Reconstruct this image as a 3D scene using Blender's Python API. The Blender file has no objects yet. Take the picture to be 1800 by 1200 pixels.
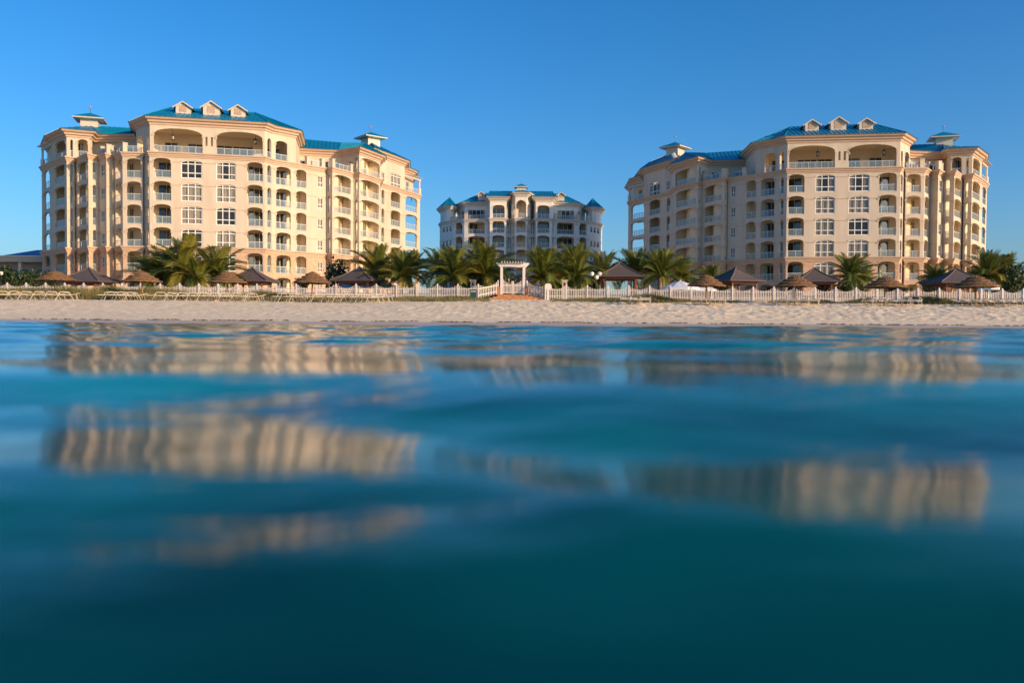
import bpy, bmesh, math, random
import numpy as np
from mathutils import Matrix, Vector
rad = math.radians
scn = bpy.context.scene
COL = scn.collection
rng = random.Random(7)

# ------------------------------------------------------------------ camera
CAMZ = 0.30
cam_d = bpy.data.cameras.new('camera')
cam_d.sensor_width = 36.0
cam_d.lens = 30.0
cam_d.clip_start = 0.05
cam_d.clip_end = 6000
cam = bpy.data.objects.new('camera', cam_d)
COL.objects.link(cam)
CROT = Matrix.Rotation(rad(90 - 1.41), 3, 'X') @ Matrix.Rotation(0.0066, 3, 'Z')
cam.matrix_world = Matrix.Translation((0, 0, CAMZ)) @ CROT.to_4x4()
cam_d.dof.use_dof = True
cam_d.dof.focus_distance = 95
cam_d.dof.aperture_fstop = 0.85
scn.camera = cam

# ------------------------------------------------------------------ sky, sun, exposure
SUN_AZ, SUN_EL = 57.0, 14.5            # azimuth from "behind the camera" towards the right
SUN_DIR = Vector((math.sin(rad(SUN_AZ)) * math.cos(rad(SUN_EL)), -math.cos(rad(SUN_AZ)) * math.cos(rad(SUN_EL)), math.sin(rad(SUN_EL))))
world = bpy.data.worlds.new('World')
scn.world = world
world.use_nodes = True
nt = world.node_tree
nt.nodes.clear()
sky = nt.nodes.new('ShaderNodeTexSky')
sky.sky_type = 'NISHITA'
sky.sun_disc = False
sky.sun_elevation = rad(SUN_EL)
sky.sun_rotation = rad(180 - SUN_AZ)
sky.altitude = 0
sky.air_density = 0.95
sky.dust_density = 1.6
sky.ozone_density = 5.0
hs = nt.nodes.new('ShaderNodeHueSaturation')
hs.inputs['Saturation'].default_value = 1.20
hs.inputs['Value'].default_value = 0.71
bg = nt.nodes.new('ShaderNodeBackground')
bg.inputs['Strength'].default_value = 0.15
wo = nt.nodes.new('ShaderNodeOutputWorld')
nt.links.new(sky.outputs[0], hs.inputs['Color'])
nt.links.new(hs.outputs[0], bg.inputs['Color'])
nt.links.new(bg.outputs[0], wo.inputs[0])
sun_d = bpy.data.lights.new('sun', 'SUN')
sun_d.energy = 2.75
sun_d.angle = rad(0.6)
sun_d.color = (1.0, 0.68, 0.40)
sun = bpy.data.objects.new('sun', sun_d)
COL.objects.link(sun)
sun.rotation_euler = (-SUN_DIR).to_track_quat('-Z', 'Y').to_euler()
sun.location = (60, -40, 60)
scn.view_settings.view_transform = 'Standard'
scn.view_settings.look = 'None'
scn.view_settings.gamma = 1
scn.view_settings.exposure = 0.92
scn.view_settings.use_curve_mapping = False
scn.render.engine = 'CYCLES'
scn.cycles.use_denoising = True
scn.cycles.max_bounces = 8

# ------------------------------------------------------------------ materials
def mat(name, col, rough=0.6, var=0.0, scale=3.0, col2=None, bump=0.0, bscale=20.0, metal=0.0, spec=0.5, stretch=None, detail=4.0):
    m = bpy.data.materials.new(name)
    m.use_nodes = True
    t = m.node_tree
    b = t.nodes['Principled BSDF']
    b.inputs['Base Color'].default_value = (*col, 1)
    b.inputs['Roughness'].default_value = rough
    b.inputs['Metallic'].default_value = metal
    b.inputs['Specular IOR Level'].default_value = spec
    tc = None
    if var > 0 or col2 or bump > 0:
        tc = t.nodes.new('ShaderNodeTexCoord')
        mp = t.nodes.new('ShaderNodeMapping')
        if stretch:
            mp.inputs['Scale'].default_value = stretch
        t.links.new(tc.outputs['Object'], mp.inputs['Vector'])
    if var > 0 or col2:
        n = t.nodes.new('ShaderNodeTexNoise')
        n.inputs['Scale'].default_value = scale
        n.inputs['Detail'].default_value = detail
        t.links.new(mp.outputs[0], n.inputs['Vector'])
        r = t.nodes.new('ShaderNodeValToRGB')
        r.color_ramp.elements[0].position = 0.3
        r.color_ramp.elements[1].position = 0.7
        c2 = col2 if col2 else tuple(min(1, c * (1 + var)) for c in col)
        c1 = col if col2 else tuple(c * (1 - var) for c in col)
        r.color_ramp.elements[0].color = (*c1, 1)
        r.color_ramp.elements[1].color = (*c2, 1)
        t.links.new(n.outputs['Fac'], r.inputs['Fac'])
        t.links.new(r.outputs[0], b.inputs['Base Color'])
    if bump > 0:
        n2 = t.nodes.new('ShaderNodeTexNoise')
        n2.inputs['Scale'].default_value = bscale
        n2.inputs['Detail'].default_value = 5
        t.links.new(mp.outputs[0], n2.inputs['Vector'])
        bp = t.nodes.new('ShaderNodeBump')
        bp.inputs['Strength'].default_value = bump
        bp.inputs['Distance'].default_value = 0.05
        t.links.new(n2.outputs['Fac'], bp.inputs['Height'])
        t.links.new(bp.outputs[0], b.inputs['Normal'])
    return m

def glassy(name, tint, alpha, rough=0.05):
    """tinted or frosted sheet: part see-through, part coated"""
    m = bpy.data.materials.new(name)
    m.use_nodes = True
    t = m.node_tree
    b = t.nodes['Principled BSDF']
    b.inputs['Base Color'].default_value = (*tint, 1)
    b.inputs['Roughness'].default_value = rough
    b.inputs['Alpha'].default_value = alpha
    return m

MT = {}
MT['stucco'] = mat('stucco', (0.60, 0.505, 0.375), 0.85, var=0.09, scale=0.9, bump=0.15, bscale=6, stretch=(1, 1, .22), detail=6)
MT['stucco_grey'] = mat('stucco_grey', (0.80, 0.755, 0.66), 0.85, var=0.06, scale=0.9, bump=0.15, bscale=6, stretch=(1, 1, .22))
MT['trim_grey'] = mat('trim_grey', (0.70, 0.61, 0.51), 0.8, var=0.05, scale=0.8)
MT['trim'] = mat('trim', (0.58, 0.41, 0.28), 0.8, var=0.06, scale=0.8)
MT['inner'] = mat('inner_wall', (0.76, 0.63, 0.43), 0.85, var=0.05, scale=1.0)
MT['white'] = mat('white_paint', (0.62, 0.54, 0.43), 0.5, var=0.04, scale=2.0)
MT['frame'] = mat('window_frame_paint', (0.80, 0.77, 0.70), 0.45)
MT['doorframe'] = mat('door_frame_paint', (0.62, 0.50, 0.27), 0.5)
MT['rail'] = mat('rail_paint', (0.62, 0.62, 0.58), 0.4)
MT['railglass'] = glassy('railing_glass', (0.32, 0.44, 0.47), 0.36, 0.05)
MT['pane'] = glassy('window_glass', (0.06, 0.075, 0.08), 0.38, 0.03)
MT['doorglass'] = mat('door_glass', (0.045, 0.055, 0.058), 0.06, spec=1.0)
MT['teal_door'] = mat('teal_paint', (0.02, 0.16, 0.17), 0.4)
MT['curtain'] = mat('curtain_cloth', (0.62, 0.55, 0.42), 0.9, var=0.15, scale=6, stretch=(6, 6, 0.3))
MT['room'] = mat('room_shade', (0.05, 0.045, 0.04), 0.9)
MT['roof'] = mat('roof_metal', (0.0, 0.205, 0.32), 0.38, var=0.10, scale=0.7, spec=0.5)
MT['roof_hip'] = mat('roof_hip_cap', (0.01, 0.25, 0.34), 0.4)
MT['finial'] = mat('finial_paint', (0.55, 0.22, 0.20), 0.5)
MT['iron'] = mat('dark_iron', (0.03, 0.025, 0.02), 0.5)

def stone_mat():
    m = bpy.data.materials.new('stone_cladding')
    m.use_nodes = True
    t = m.node_tree
    b = t.nodes['Principled BSDF']
    b.inputs['Roughness'].default_value = 0.9
    tc = t.nodes.new('ShaderNodeTexCoord')
    n = t.nodes.new('ShaderNodeTexVoronoi')
    n.inputs['Scale'].default_value = 3.0
    mp = t.nodes.new('ShaderNodeMapping')
    mp.inputs['Scale'].default_value = (1, 1, 1.7)
    t.links.new(tc.outputs['Object'], mp.inputs['Vector'])
    t.links.new(mp.outputs[0], n.inputs['Vector'])
    r = t.nodes.new('ShaderNodeValToRGB')
    r.color_ramp.elements[0].color = (0.50, 0.31, 0.185, 1)
    r.color_ramp.elements[1].color = (0.64, 0.45, 0.30, 1)
    t.links.new(n.outputs['Color'], r.inputs['Fac'])
    t.links.new(r.outputs[0], b.inputs['Base Color'])
    bp = t.nodes.new('ShaderNodeBump')
    bp.inputs['Strength'].default_value = 0.4
    bp.inputs['Distance'].default_value = 0.04
    t.links.new(n.outputs['Distance'], bp.inputs['Height'])
    t.links.new(bp.outputs[0], b.inputs['Normal'])
    return m
MT['stone'] = stone_mat()

# ------------------------------------------------------------------ helpers
def at(px, py, Y):
    """photo pixel (1800 wide) -> the point at depth Y"""
    d = CROT @ Vector((px - 900, 600 - py, -1500))
    return Vector((0, 0, CAMZ)) + d * (Y / d.y)

def xy(px, Y, py=420):
    p = at(px, py, Y)
    return Vector((p.x, p.y))

def zat(px, py, Y):
    return at(px, py, Y).z

class MB:
    def __init__(s):
        s.v = []; s.f = []; s.m = []
    def face(s, pts, m=0):
        i = len(s.v)
        s.v.extend([tuple(p) for p in pts])
        s.f.append(tuple(range(i, i + len(pts))))
        s.m.append(m)
    def box(s, c, sx, sy, sz, yaw=0, m=0):
        """centre c of the BASE, sizes, yaw"""
        ca, sa = math.cos(yaw), math.sin(yaw)
        P = []
        for z in (0, sz):
            for a, b in ((-1, -1), (1, -1), (1, 1), (-1, 1)):
                x, y = a * sx / 2, b * sy / 2
                P.append((c[0] + x * ca - y * sa, c[1] + x * sa + y * ca, c[2] + z))
        s.hexa(P, m)
    def hexa(s, P, m=0):
        i = len(s.v)
        s.v.extend([tuple(p) for p in P])
        for f in ((3, 2, 1, 0), (4, 5, 6, 7), (0, 1, 5, 4), (1, 2, 6, 5), (2, 3, 7, 6), (3, 0, 4, 7)):
            s.f.append(tuple(i + k for k in f)); s.m.append(m)
    def tube(s, pts, r, n=6, m=0, cap=True):
        """tube through points; r is a radius or a list"""
        pts = [Vector(p) for p in pts]
        R = r if isinstance(r, (list, tuple)) else [r] * len(pts)
        i0 = len(s.v)
        for k, p in enumerate(pts):
            d = (pts[min(k + 1, len(pts) - 1)] - pts[max(k - 1, 0)]).normalized()
            a = d.orthogonal().normalized() if abs(d.z) > 0.95 else d.cross(Vector((0, 0, 1))).normalized()
            b = d.cross(a)
            for j in range(n):
                t = 2 * math.pi * j / n
                s.v.append(tuple(p + (a * math.cos(t) + b * math.sin(t)) * R[k]))
        for k in range(len(pts) - 1):
            for j in range(n):
                s.f.append((i0 + k * n + j, i0 + k * n + (j + 1) % n, i0 + (k + 1) * n + (j + 1) % n, i0 + (k + 1) * n + j)); s.m.append(m)
        if cap:
            s.f.append(tuple(i0 + j for j in range(n))[::-1]); s.m.append(m)
            e = i0 + (len(pts) - 1) * n
            s.f.append(tuple(e + j for j in range(n))); s.m.append(m)
    def lathe(s, prof, n=16, c=(0, 0, 0), m=0, jit=0):
        i0 = len(s.v)
        for k, (r, z) in enumerate(prof):
            for j in range(n):
                t = 2 * math.pi * j / n
                q = 1 + (rng.uniform(-jit, jit) if jit else 0)
                s.v.append((c[0] + r * q * math.cos(t), c[1] + r * q * math.sin(t), c[2] + z))
        for k in range(len(prof) - 1):
            for j in range(n):
                s.f.append((i0 + k * n + j, i0 + k * n + (j + 1) % n, i0 + (k + 1) * n + (j + 1) % n, i0 + (k + 1) * n + j)); s.m.append(m)
    def mesh(s, name, mats, origin=(0, 0, 0), smooth=False):
        me = bpy.data.meshes.new(name)
        o = origin
        me.from_pydata([(a - o[0], b - o[1], c - o[2]) for a, b, c in s.v], [], s.f)
        if not isinstance(mats, (list, tuple)):
            mats = [mats]
        for q in mats:
            me.materials.append(q)
        if len(mats) > 1:
            me.polygons.foreach_set('material_index', s.m)
        if smooth:
            me.polygons.foreach_set('use_smooth', [True] * len(me.polygons))
        me.update()
        return me
    def build(s, name, mats, parent=None, origin=(0, 0, 0), loc=(0, 0, 0), smooth=False):
        return put(name, s.mesh(name, mats, origin, smooth), parent, loc)

def put(name, me, parent=None, loc=(0, 0, 0), rot=None, scale=None):
    o = bpy.data.objects.new(name, me)
    o.location = loc
    if rot is not None:
        o.rotation_euler = rot
    if scale is not None:
        o.scale = scale if not isinstance(scale, (int, float)) else (scale,) * 3
    if parent is not None:
        o.parent = parent
    COL.objects.link(o)
    return o

def tag(o, label=None, cat=None, group=None, kind=None):
    if label: o['label'] = label
    if cat: o['category'] = cat
    if group: o['group'] = group
    if kind: o['kind'] = kind
    return o

def thing(name, loc, label, cat, group=None, rz=0):
    o = put(name, None, None, loc)
    o.rotation_euler = (0, 0, rz)
    return tag(o, label, cat, group)

def kids(o):
    return list(o.children)

def dup(root, loc, rz=0, label=None, group=None, scale=None):
    r = root.copy(); COL.objects.link(r)
    r.location = loc; r.rotation_euler = (0, 0, rz)
    if scale is not None: r.scale = (scale,) * 3
    if label: r['label'] = label
    if group: r['group'] = group
    for ch in kids(root):
        c = ch.copy(); COL.objects.link(c); c.parent = r
        for g in kids(ch):
            d = g.copy(); COL.objects.link(d); d.parent = c
    return r

def smoothstep(a, b, x):
    t = np.clip((x - a) / (b - a), 0, 1)
    return t * t * (3 - 2 * t)

ORD = ['zeroth', 'first', 'second', 'third', 'fourth', 'fifth', 'sixth', 'seventh', 'eighth', 'ninth', 'tenth']

# ------------------------------------------------------------------ ground, beach
PROF_Y = [20, 36, 42, 46, 50, 56, 60, 62, 66.5, 71, 75, 80, 90, 110, 400]
PROF_Z = [-2.2, -0.5, 0.0, 0.16, 0.50, 1.08, 1.42, 1.55, 1.86, 1.98, 2.4, 2.8, 3.1, 3.35, 3.35]
def shore_shift(X):
    return np.interp(X, [-120, -50, -20, 0, 30, 120], [5.0, 3.6, 1.0, 0.0, -0.6, -1.5])
def ground_z(X, Y):
    X = np.asarray(X, float); Y = np.asarray(Y, float)
    ys = Y - shore_shift(X) * (1 - smoothstep(48, 62, Y))
    z = np.interp(ys, PROF_Y, PROF_Z)
    left = 1 - smoothstep(-30, -22, X)
    z = z + left * 0.22 * np.exp(-((Y - 67.5) / 2.0) ** 2)
    return z
def gz(x, y):
    return float(ground_z(x, y))

def hash_noise(X, Y, s, seed):
    r = np.random.RandomState(seed)
    tab = r.rand(256, 256)
    x = X / s; y = Y / s
    xi = np.floor(x).astype(int); yi = np.floor(y).astype(int)
    fx = x - xi; fy = y - yi
    fx = fx * fx * (3 - 2 * fx); fy = fy * fy * (3 - 2 * fy)
    g = lambda a, b: tab[a % 256, b % 256]
    return (g(xi, yi) * (1 - fx) * (1 - fy) + g(xi + 1, yi) * fx * (1 - fy) + g(xi, yi + 1) * (1 - fx) * fy + g(xi + 1, yi + 1) * fx * fy) - 0.5

def grid_mesh(name, xs, ys, Z, m, smooth=True):
    nx, ny = len(xs), len(ys)
    XX, YY = np.meshgrid(xs, ys)
    co = np.stack([XX, YY, Z], -1).reshape(-1, 3)
    idx = np.arange(nx * ny).reshape(ny, nx)
    q = np.stack([idx[:-1, :-1], idx[:-1, 1:], idx[1:, 1:], idx[1:, :-1]], -1).reshape(-1, 4)
    me = bpy.data.meshes.new(name)
    me.vertices.add(len(co)); me.vertices.foreach_set('co', co.astype(np.float32).ravel())
    me.loops.add(q.size); me.loops.foreach_set('vertex_index', q.astype(np.int32).ravel())
    me.polygons.add(len(q))
    me.polygons.foreach_set('loop_start', np.arange(0, q.size, 4, dtype=np.int32))
    me.polygons.foreach_set('use_smooth', np.full(len(q), smooth))
    me.materials.append(m)
    me.update(calc_edges=True)
    return put(name, me)

def sand_mat():
    m = bpy.data.materials.new('sand')
    m.use_nodes = True
    t = m.node_tree
    b = t.nodes['Principled BSDF']
    b.inputs['Specular IOR Level'].default_value = 0.2
    g = t.nodes.new('ShaderNodeNewGeometry')
    sep = t.nodes.new('ShaderNodeSeparateXYZ')
    t.links.new(g.outputs['Position'], sep.inputs[0])
    n0 = t.nodes.new('ShaderNodeTexNoise'); n0.inputs['Scale'].default_value = 0.25
    t.links.new(g.outputs['Position'], n0.inputs['Vector'])
    ma = t.nodes.new('ShaderNodeMath'); ma.operation = 'MULTIPLY_ADD'
    ma.inputs[1].default_value = 0.10; t.links.new(n0.outputs['Fac'], ma.inputs[0]); t.links.new(sep.outputs['Z'], ma.inputs[2])
    wet = t.nodes.new('ShaderNodeMapRange')
    wet.inputs['From Min'].default_value = 0.20; wet.inputs['From Max'].default_value = 0.26
    t.links.new(ma.outputs[0], wet.inputs['Value'])
    n = t.nodes.new('ShaderNodeTexNoise'); n.inputs['Scale'].default_value = 2.2; n.inputs['Detail'].default_value = 6
    t.links.new(g.outputs['Position'], n.inputs['Vector'])
    r = t.nodes.new('ShaderNodeValToRGB')
    r.color_ramp.elements[0].position = 0.3; r.color_ramp.elements[1].position = 0.72
    r.color_ramp.elements[0].color = (0.76, 0.585, 0.37, 1); r.color_ramp.elements[1].color = (0.93, 0.77, 0.515, 1)
    t.links.new(n.outputs['Fac'], r.inputs['Fac'])
    mix = t.nodes.new('ShaderNodeMix'); mix.data_type = 'RGBA'
    mix.inputs['A'].default_value = (0.56, 0.455, 0.345, 1)
    t.links.new(wet.outputs[0], mix.inputs['Factor']); t.links.new(r.outputs[0], mix.inputs['B'])
    t.links.new(mix.outputs['Result'], b.inputs['Base Color'])
    rr = t.nodes.new('ShaderNodeMapRange'); rr.inputs['To Min'].default_value = 0.45; rr.inputs['To Max'].default_value = 0.95
    t.links.new(wet.outputs[0], rr.inputs['Value']); t.links.new(rr.outputs[0], b.inputs['Roughness'])
    n2 = t.nodes.new('ShaderNodeTexNoise'); n2.inputs['Scale'].default_value = 5.0; n2.inputs['Detail'].default_value = 5
    t.links.new(g.outputs['Position'], n2.inputs['Vector'])
    bp = t.nodes.new('ShaderNodeBump'); bp.inputs['Distance'].default_value = 0.06
    bs = t.nodes.new('ShaderNodeMath'); bs.operation = 'MULTIPLY'; bs.inputs[1].default_value = 0.55
    t.links.new(wet.outputs[0], bs.inputs[0]); t.links.new(bs.outputs[0], bp.inputs['Strength'])
    t.links.new(n2.outputs['Fac'], bp.inputs['Height']); t.links.new(bp.outputs[0], b.inputs['Normal'])
    return m
MT['sand'] = sand_mat()

xs = np.concatenate([np.linspace(-130, -62, 60, endpoint=False), np.linspace(-62, 62, 900), np.linspace(62.5, 130, 60)])
ys = np.concatenate([np.linspace(24, 40, 10, endpoint=False), np.linspace(40, 72, 240)])
XX, YY = np.meshgrid(xs, ys)
Z = ground_z(XX, YY)
dry = smoothstep(0.22, 0.55, Z) * (1 - smoothstep(68, 71, YY))
rough_r = 0.5 + 0.5 * smoothstep(-15, 10, XX)
foot = (np.abs(hash_noise(XX, YY, 0.40, 1)) + np.abs(hash_noise(XX + 31, YY + 9, 0.30, 2))) * 0.15 + hash_noise(XX, YY, 0.8, 3) * 0.035
Z = Z + dry * rough_r * foot + dry * hash_noise(XX, YY, 6.0, 4) * 0.08
tag(grid_mesh('beach', xs, ys, Z, MT['sand']), kind='structure')
MT['earth'] = mat('earth', (0.33, 0.27, 0.19), 0.95, var=0.2, scale=0.3)
xs2 = np.linspace(-1600, 1600, 161); ys2 = np.concatenate([np.linspace(71.8, 120, 30), np.linspace(130, 2500, 40)])
XX, YY = np.meshgrid(xs2, ys2)
tag(grid_mesh('ground', xs2, ys2, ground_z(XX * 0 + 50, YY) - 0.012, MT['earth']), kind='structure')

# ------------------------------------------------------------------ sea
def water_mat():
    m = bpy.data.materials.new('sea_water')
    m.use_nodes = True
    t = m.node_tree
    t.nodes.remove(t.nodes['Principled BSDF'])
    out = t.nodes['Material Output']
    df = t.nodes.new('ShaderNodeBsdfDiffuse'); gl = t.nodes.new('ShaderNodeBsdfGlossy'); gl.inputs['Roughness'].default_value = 0.10
    fr = t.nodes.new('ShaderNodeFresnel'); fr.inputs['IOR'].default_value = 1.29
    k = t.nodes.new('ShaderNodeMapRange')
    for nm, v in (('From Min', 0.16), ('From Max', 0.60), ('To Min', 0.035), ('To Max', 0.78)): k.inputs[nm].default_value = v
    mx = t.nodes.new('ShaderNodeMixShader')
    t.links.new(fr.outputs[0], k.inputs['Value']); t.links.new(k.outputs[0], mx.inputs[0])
    t.links.new(df.outputs[0], mx.inputs[1]); t.links.new(gl.outputs[0], mx.inputs[2]); t.links.new(mx.outputs[0], out.inputs['Surface'])
    g = t.nodes.new('ShaderNodeNewGeometry')
    n = t.nodes.new('ShaderNodeTexNoise'); n.inputs['Scale'].default_value = 0.8; n.inputs['Detail'].default_value = 2
    t.links.new(g.outputs['Position'], n.inputs['Vector'])
    r = t.nodes.new('ShaderNodeValToRGB')
    r.color_ramp.elements[0].position = 0.34; r.color_ramp.elements[1].position = 0.68
    r.color_ramp.elements[0].color = (0.0, 0.072, 0.084, 1); r.color_ramp.elements[1].color = (0.0, 0.255, 0.235, 1)
    t.links.new(n.outputs['Fac'], r.inputs['Fac'])
    # water colour darker close to the camera, paler from a few metres out
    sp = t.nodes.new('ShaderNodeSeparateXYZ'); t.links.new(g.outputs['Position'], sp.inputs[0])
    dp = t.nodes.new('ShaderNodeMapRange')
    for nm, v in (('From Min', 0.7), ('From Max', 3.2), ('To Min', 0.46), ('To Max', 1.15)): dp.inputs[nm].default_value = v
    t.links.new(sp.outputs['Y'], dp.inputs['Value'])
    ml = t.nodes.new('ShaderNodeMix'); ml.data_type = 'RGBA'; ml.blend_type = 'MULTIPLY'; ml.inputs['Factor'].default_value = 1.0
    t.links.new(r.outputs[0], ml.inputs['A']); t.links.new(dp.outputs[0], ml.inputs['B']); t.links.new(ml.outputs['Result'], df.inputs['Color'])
    mp = t.nodes.new('ShaderNodeMapping'); mp.inputs['Scale'].default_value = (1.0, 1.6, 1.0)
    t.links.new(g.outputs['Position'], mp.inputs['Vector'])
    n2 = t.nodes.new('ShaderNodeTexNoise'); n2.inputs['Scale'].default_value = 2.2; n2.inputs['Detail'].default_value = 3
    t.links.new(mp.outputs[0], n2.inputs['Vector'])
    bp = t.nodes.new('ShaderNodeBump'); bp.inputs['Strength'].default_value = 0.12; bp.inputs['Distance'].default_value = 0.10
    t.links.new(n2.outputs['Fac'], bp.inputs['Height'])
    for q in (gl, fr): t.links.new(bp.outputs[0], q.inputs['Normal'])
    return m
MT['water'] = water_mat()

def slope_to_height(D, S):
    d = np.linspace(-4, 60, 40000)
    s = np.interp(d, D, S)
    k = np.exp(-np.linspace(-2.5, 2.5, 121) ** 2); k /= k.sum()
    s = np.convolve(s, k, 'same')
    z = np.concatenate([[0], np.cumsum(np.tan(np.radians(s[:-1])) * np.diff(d))])
    z -= np.interp(0.6, d, z) + 0.012
    return d, z
dl, zl = slope_to_height(
    [-4, 0.0, 0.3, 0.55, 0.75, 0.9, 1.0, 1.12, 1.3, 1.5, 1.7, 1.95, 2.15, 2.4, 2.7, 3.0, 3.3, 3.8, 4.5, 5.5, 7, 9, 12, 60],
    [0, 0.0, 1, 2, 1.5, -1, -3, -2, 2.4, 2.6, 0, -1.4, 0.6, 4.2, 5.8, 5.2, 2.8, 0.2, -1.4, -1.0, 0, -0.6, 0, 0])
dr, zr = slope_to_height(
    [-4, 0.0, 0.3, 0.55, 0.9, 1.1, 1.3, 1.5, 1.7, 1.9, 2.1, 2.6, 3.0, 3.5, 4.2, 5.0, 6.5, 8, 12, 60],
    [0, 0.0, 1, 2, 2, 2.2, 0.6, -1.2, -1.0, 1.0, 3.8, 5.4, 3.4, 0.9, -1.0, -1.0, 0, -0.5, 0, 0])
dc, zc = slope_to_height(
    [-4, 0.0, 0.3, 0.55, 0.9, 1.3, 1.8, 2.2, 2.7, 3.2, 3.8, 4.6, 6.5, 9, 12, 60],
    [0, 0.0, 1, 2, 2, 2.2, 2.6, 3.4, 4.2, 3.0, 0, -1.8, -1.4, -0.5, 0, 0])
def sea_z(X, Y):
    wx = X + 0.0
    warp = 1 + 0.035 * np.sin(wx * 1.9 + 0.6) + 0.025 * np.sin(wx * 4.3 + 1.9) + 0.03 * np.sin(wx * 0.7 - 0.4)
    tilt = np.clip(X / np.maximum(Y, 0.4) + 0.47, -0.3, 0.5) * 0.55 * (1 - smoothstep(1.2, 1.75, Y)) * (1 - smoothstep(-0.1, 0.5, X))
    d = Y * (warp - tilt)
    a = np.interp(d, dl, zl); b = np.interp(d, dr, zr)
    w = smoothstep(-0.25, 0.35, X / np.maximum(Y, 0.6) * 2.2)
    z = a * (1 - w) + b * w
    far = smoothstep(3.0, 7.0, Y) + smoothstep(3.0, 8.0, -Y)
    calm = 1 - 0.75 * smoothstep(36, 42, Y)
    r = np.random.RandomState(5)
    add = np.zeros_like(X)
    for i in range(46):
        L = 0.55 * (7.0 / 0.55) ** r.rand()
        th = r.normal(0, 0.42)
        k = 2 * math.pi / L
        amp = 0.0150 * L / (2 * math.pi) * (0.6 + 0.8 * r.rand()) * (1.35 if L < 2.5 else 0.8)
        add += amp * np.sin(k * (math.sin(th) * X + math.cos(th) * Y) + r.rand() * 6.28)
    z = z + add * (0.24 + 0.76 * np.clip(far, 0, 1)) * calm
    z = np.where(np.abs(Y) > 60, z * 0.3, z)
    z = z * (1 - smoothstep(38, 44, Y)) + 0.0 * smoothstep(38, 44, Y)
    return z
yy = [0.22]
while yy[-1] < 52:
    yy.append(yy[-1] * 1.0068 + 0.0004)
ys = np.concatenate([-np.geomspace(1500, 0.3, 90), np.linspace(-0.2, 0.2, 8), np.array(yy)])
uu = np.linspace(-1, 1, 701)
xs = np.sinh(uu * math.asinh(160 / 0.9)) * 0.9
xs = np.concatenate([[-1500, -600, -300], xs, [300, 600, 1500]])
XX, YY = np.meshgrid(xs, ys)
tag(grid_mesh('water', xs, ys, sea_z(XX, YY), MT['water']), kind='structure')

# ------------------------------------------------------------------ building kit
class Seg:
    def __init__(s, a, b):
        s.a = Vector(a); s.b = Vector(b)
        s.L = (s.b - s.a).length
        s.d = (s.b - s.a) / max(s.L, 1e-6)
        s.n = Vector((s.d.y, -s.d.x))
    def p(s, u, z, w=0.0):
        q = s.a + s.d * u + s.n * w
        return (q.x, q.y, z)
    def u_of(s, px):
        """where the sight line of photo column px meets this wall"""
        r = xy(px, 100.0) / 100.0
        M2 = Matrix(((s.d.x, -r.x), (s.d.y, -r.y)))
        c = Vector((0, 0)) - s.a
        return (M2.inverted() @ c).x

def arch_curve(u0, u1, zt, rise, n=12):
    h = (u1 - u0) / 2; c = (u0 + u1) / 2
    e = 2.0 if rise > h * 0.8 else 2.25
    pts = []
    for i in range(n + 1):
        t = -math.cos(math.pi * i / n)
        t = math.copysign(abs(t) ** 0.9, t)
        pts.append((c + h * t, zt - rise + rise * max(0, 1 - abs(t) ** e) ** (1 / e)))
    return pts

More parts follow.
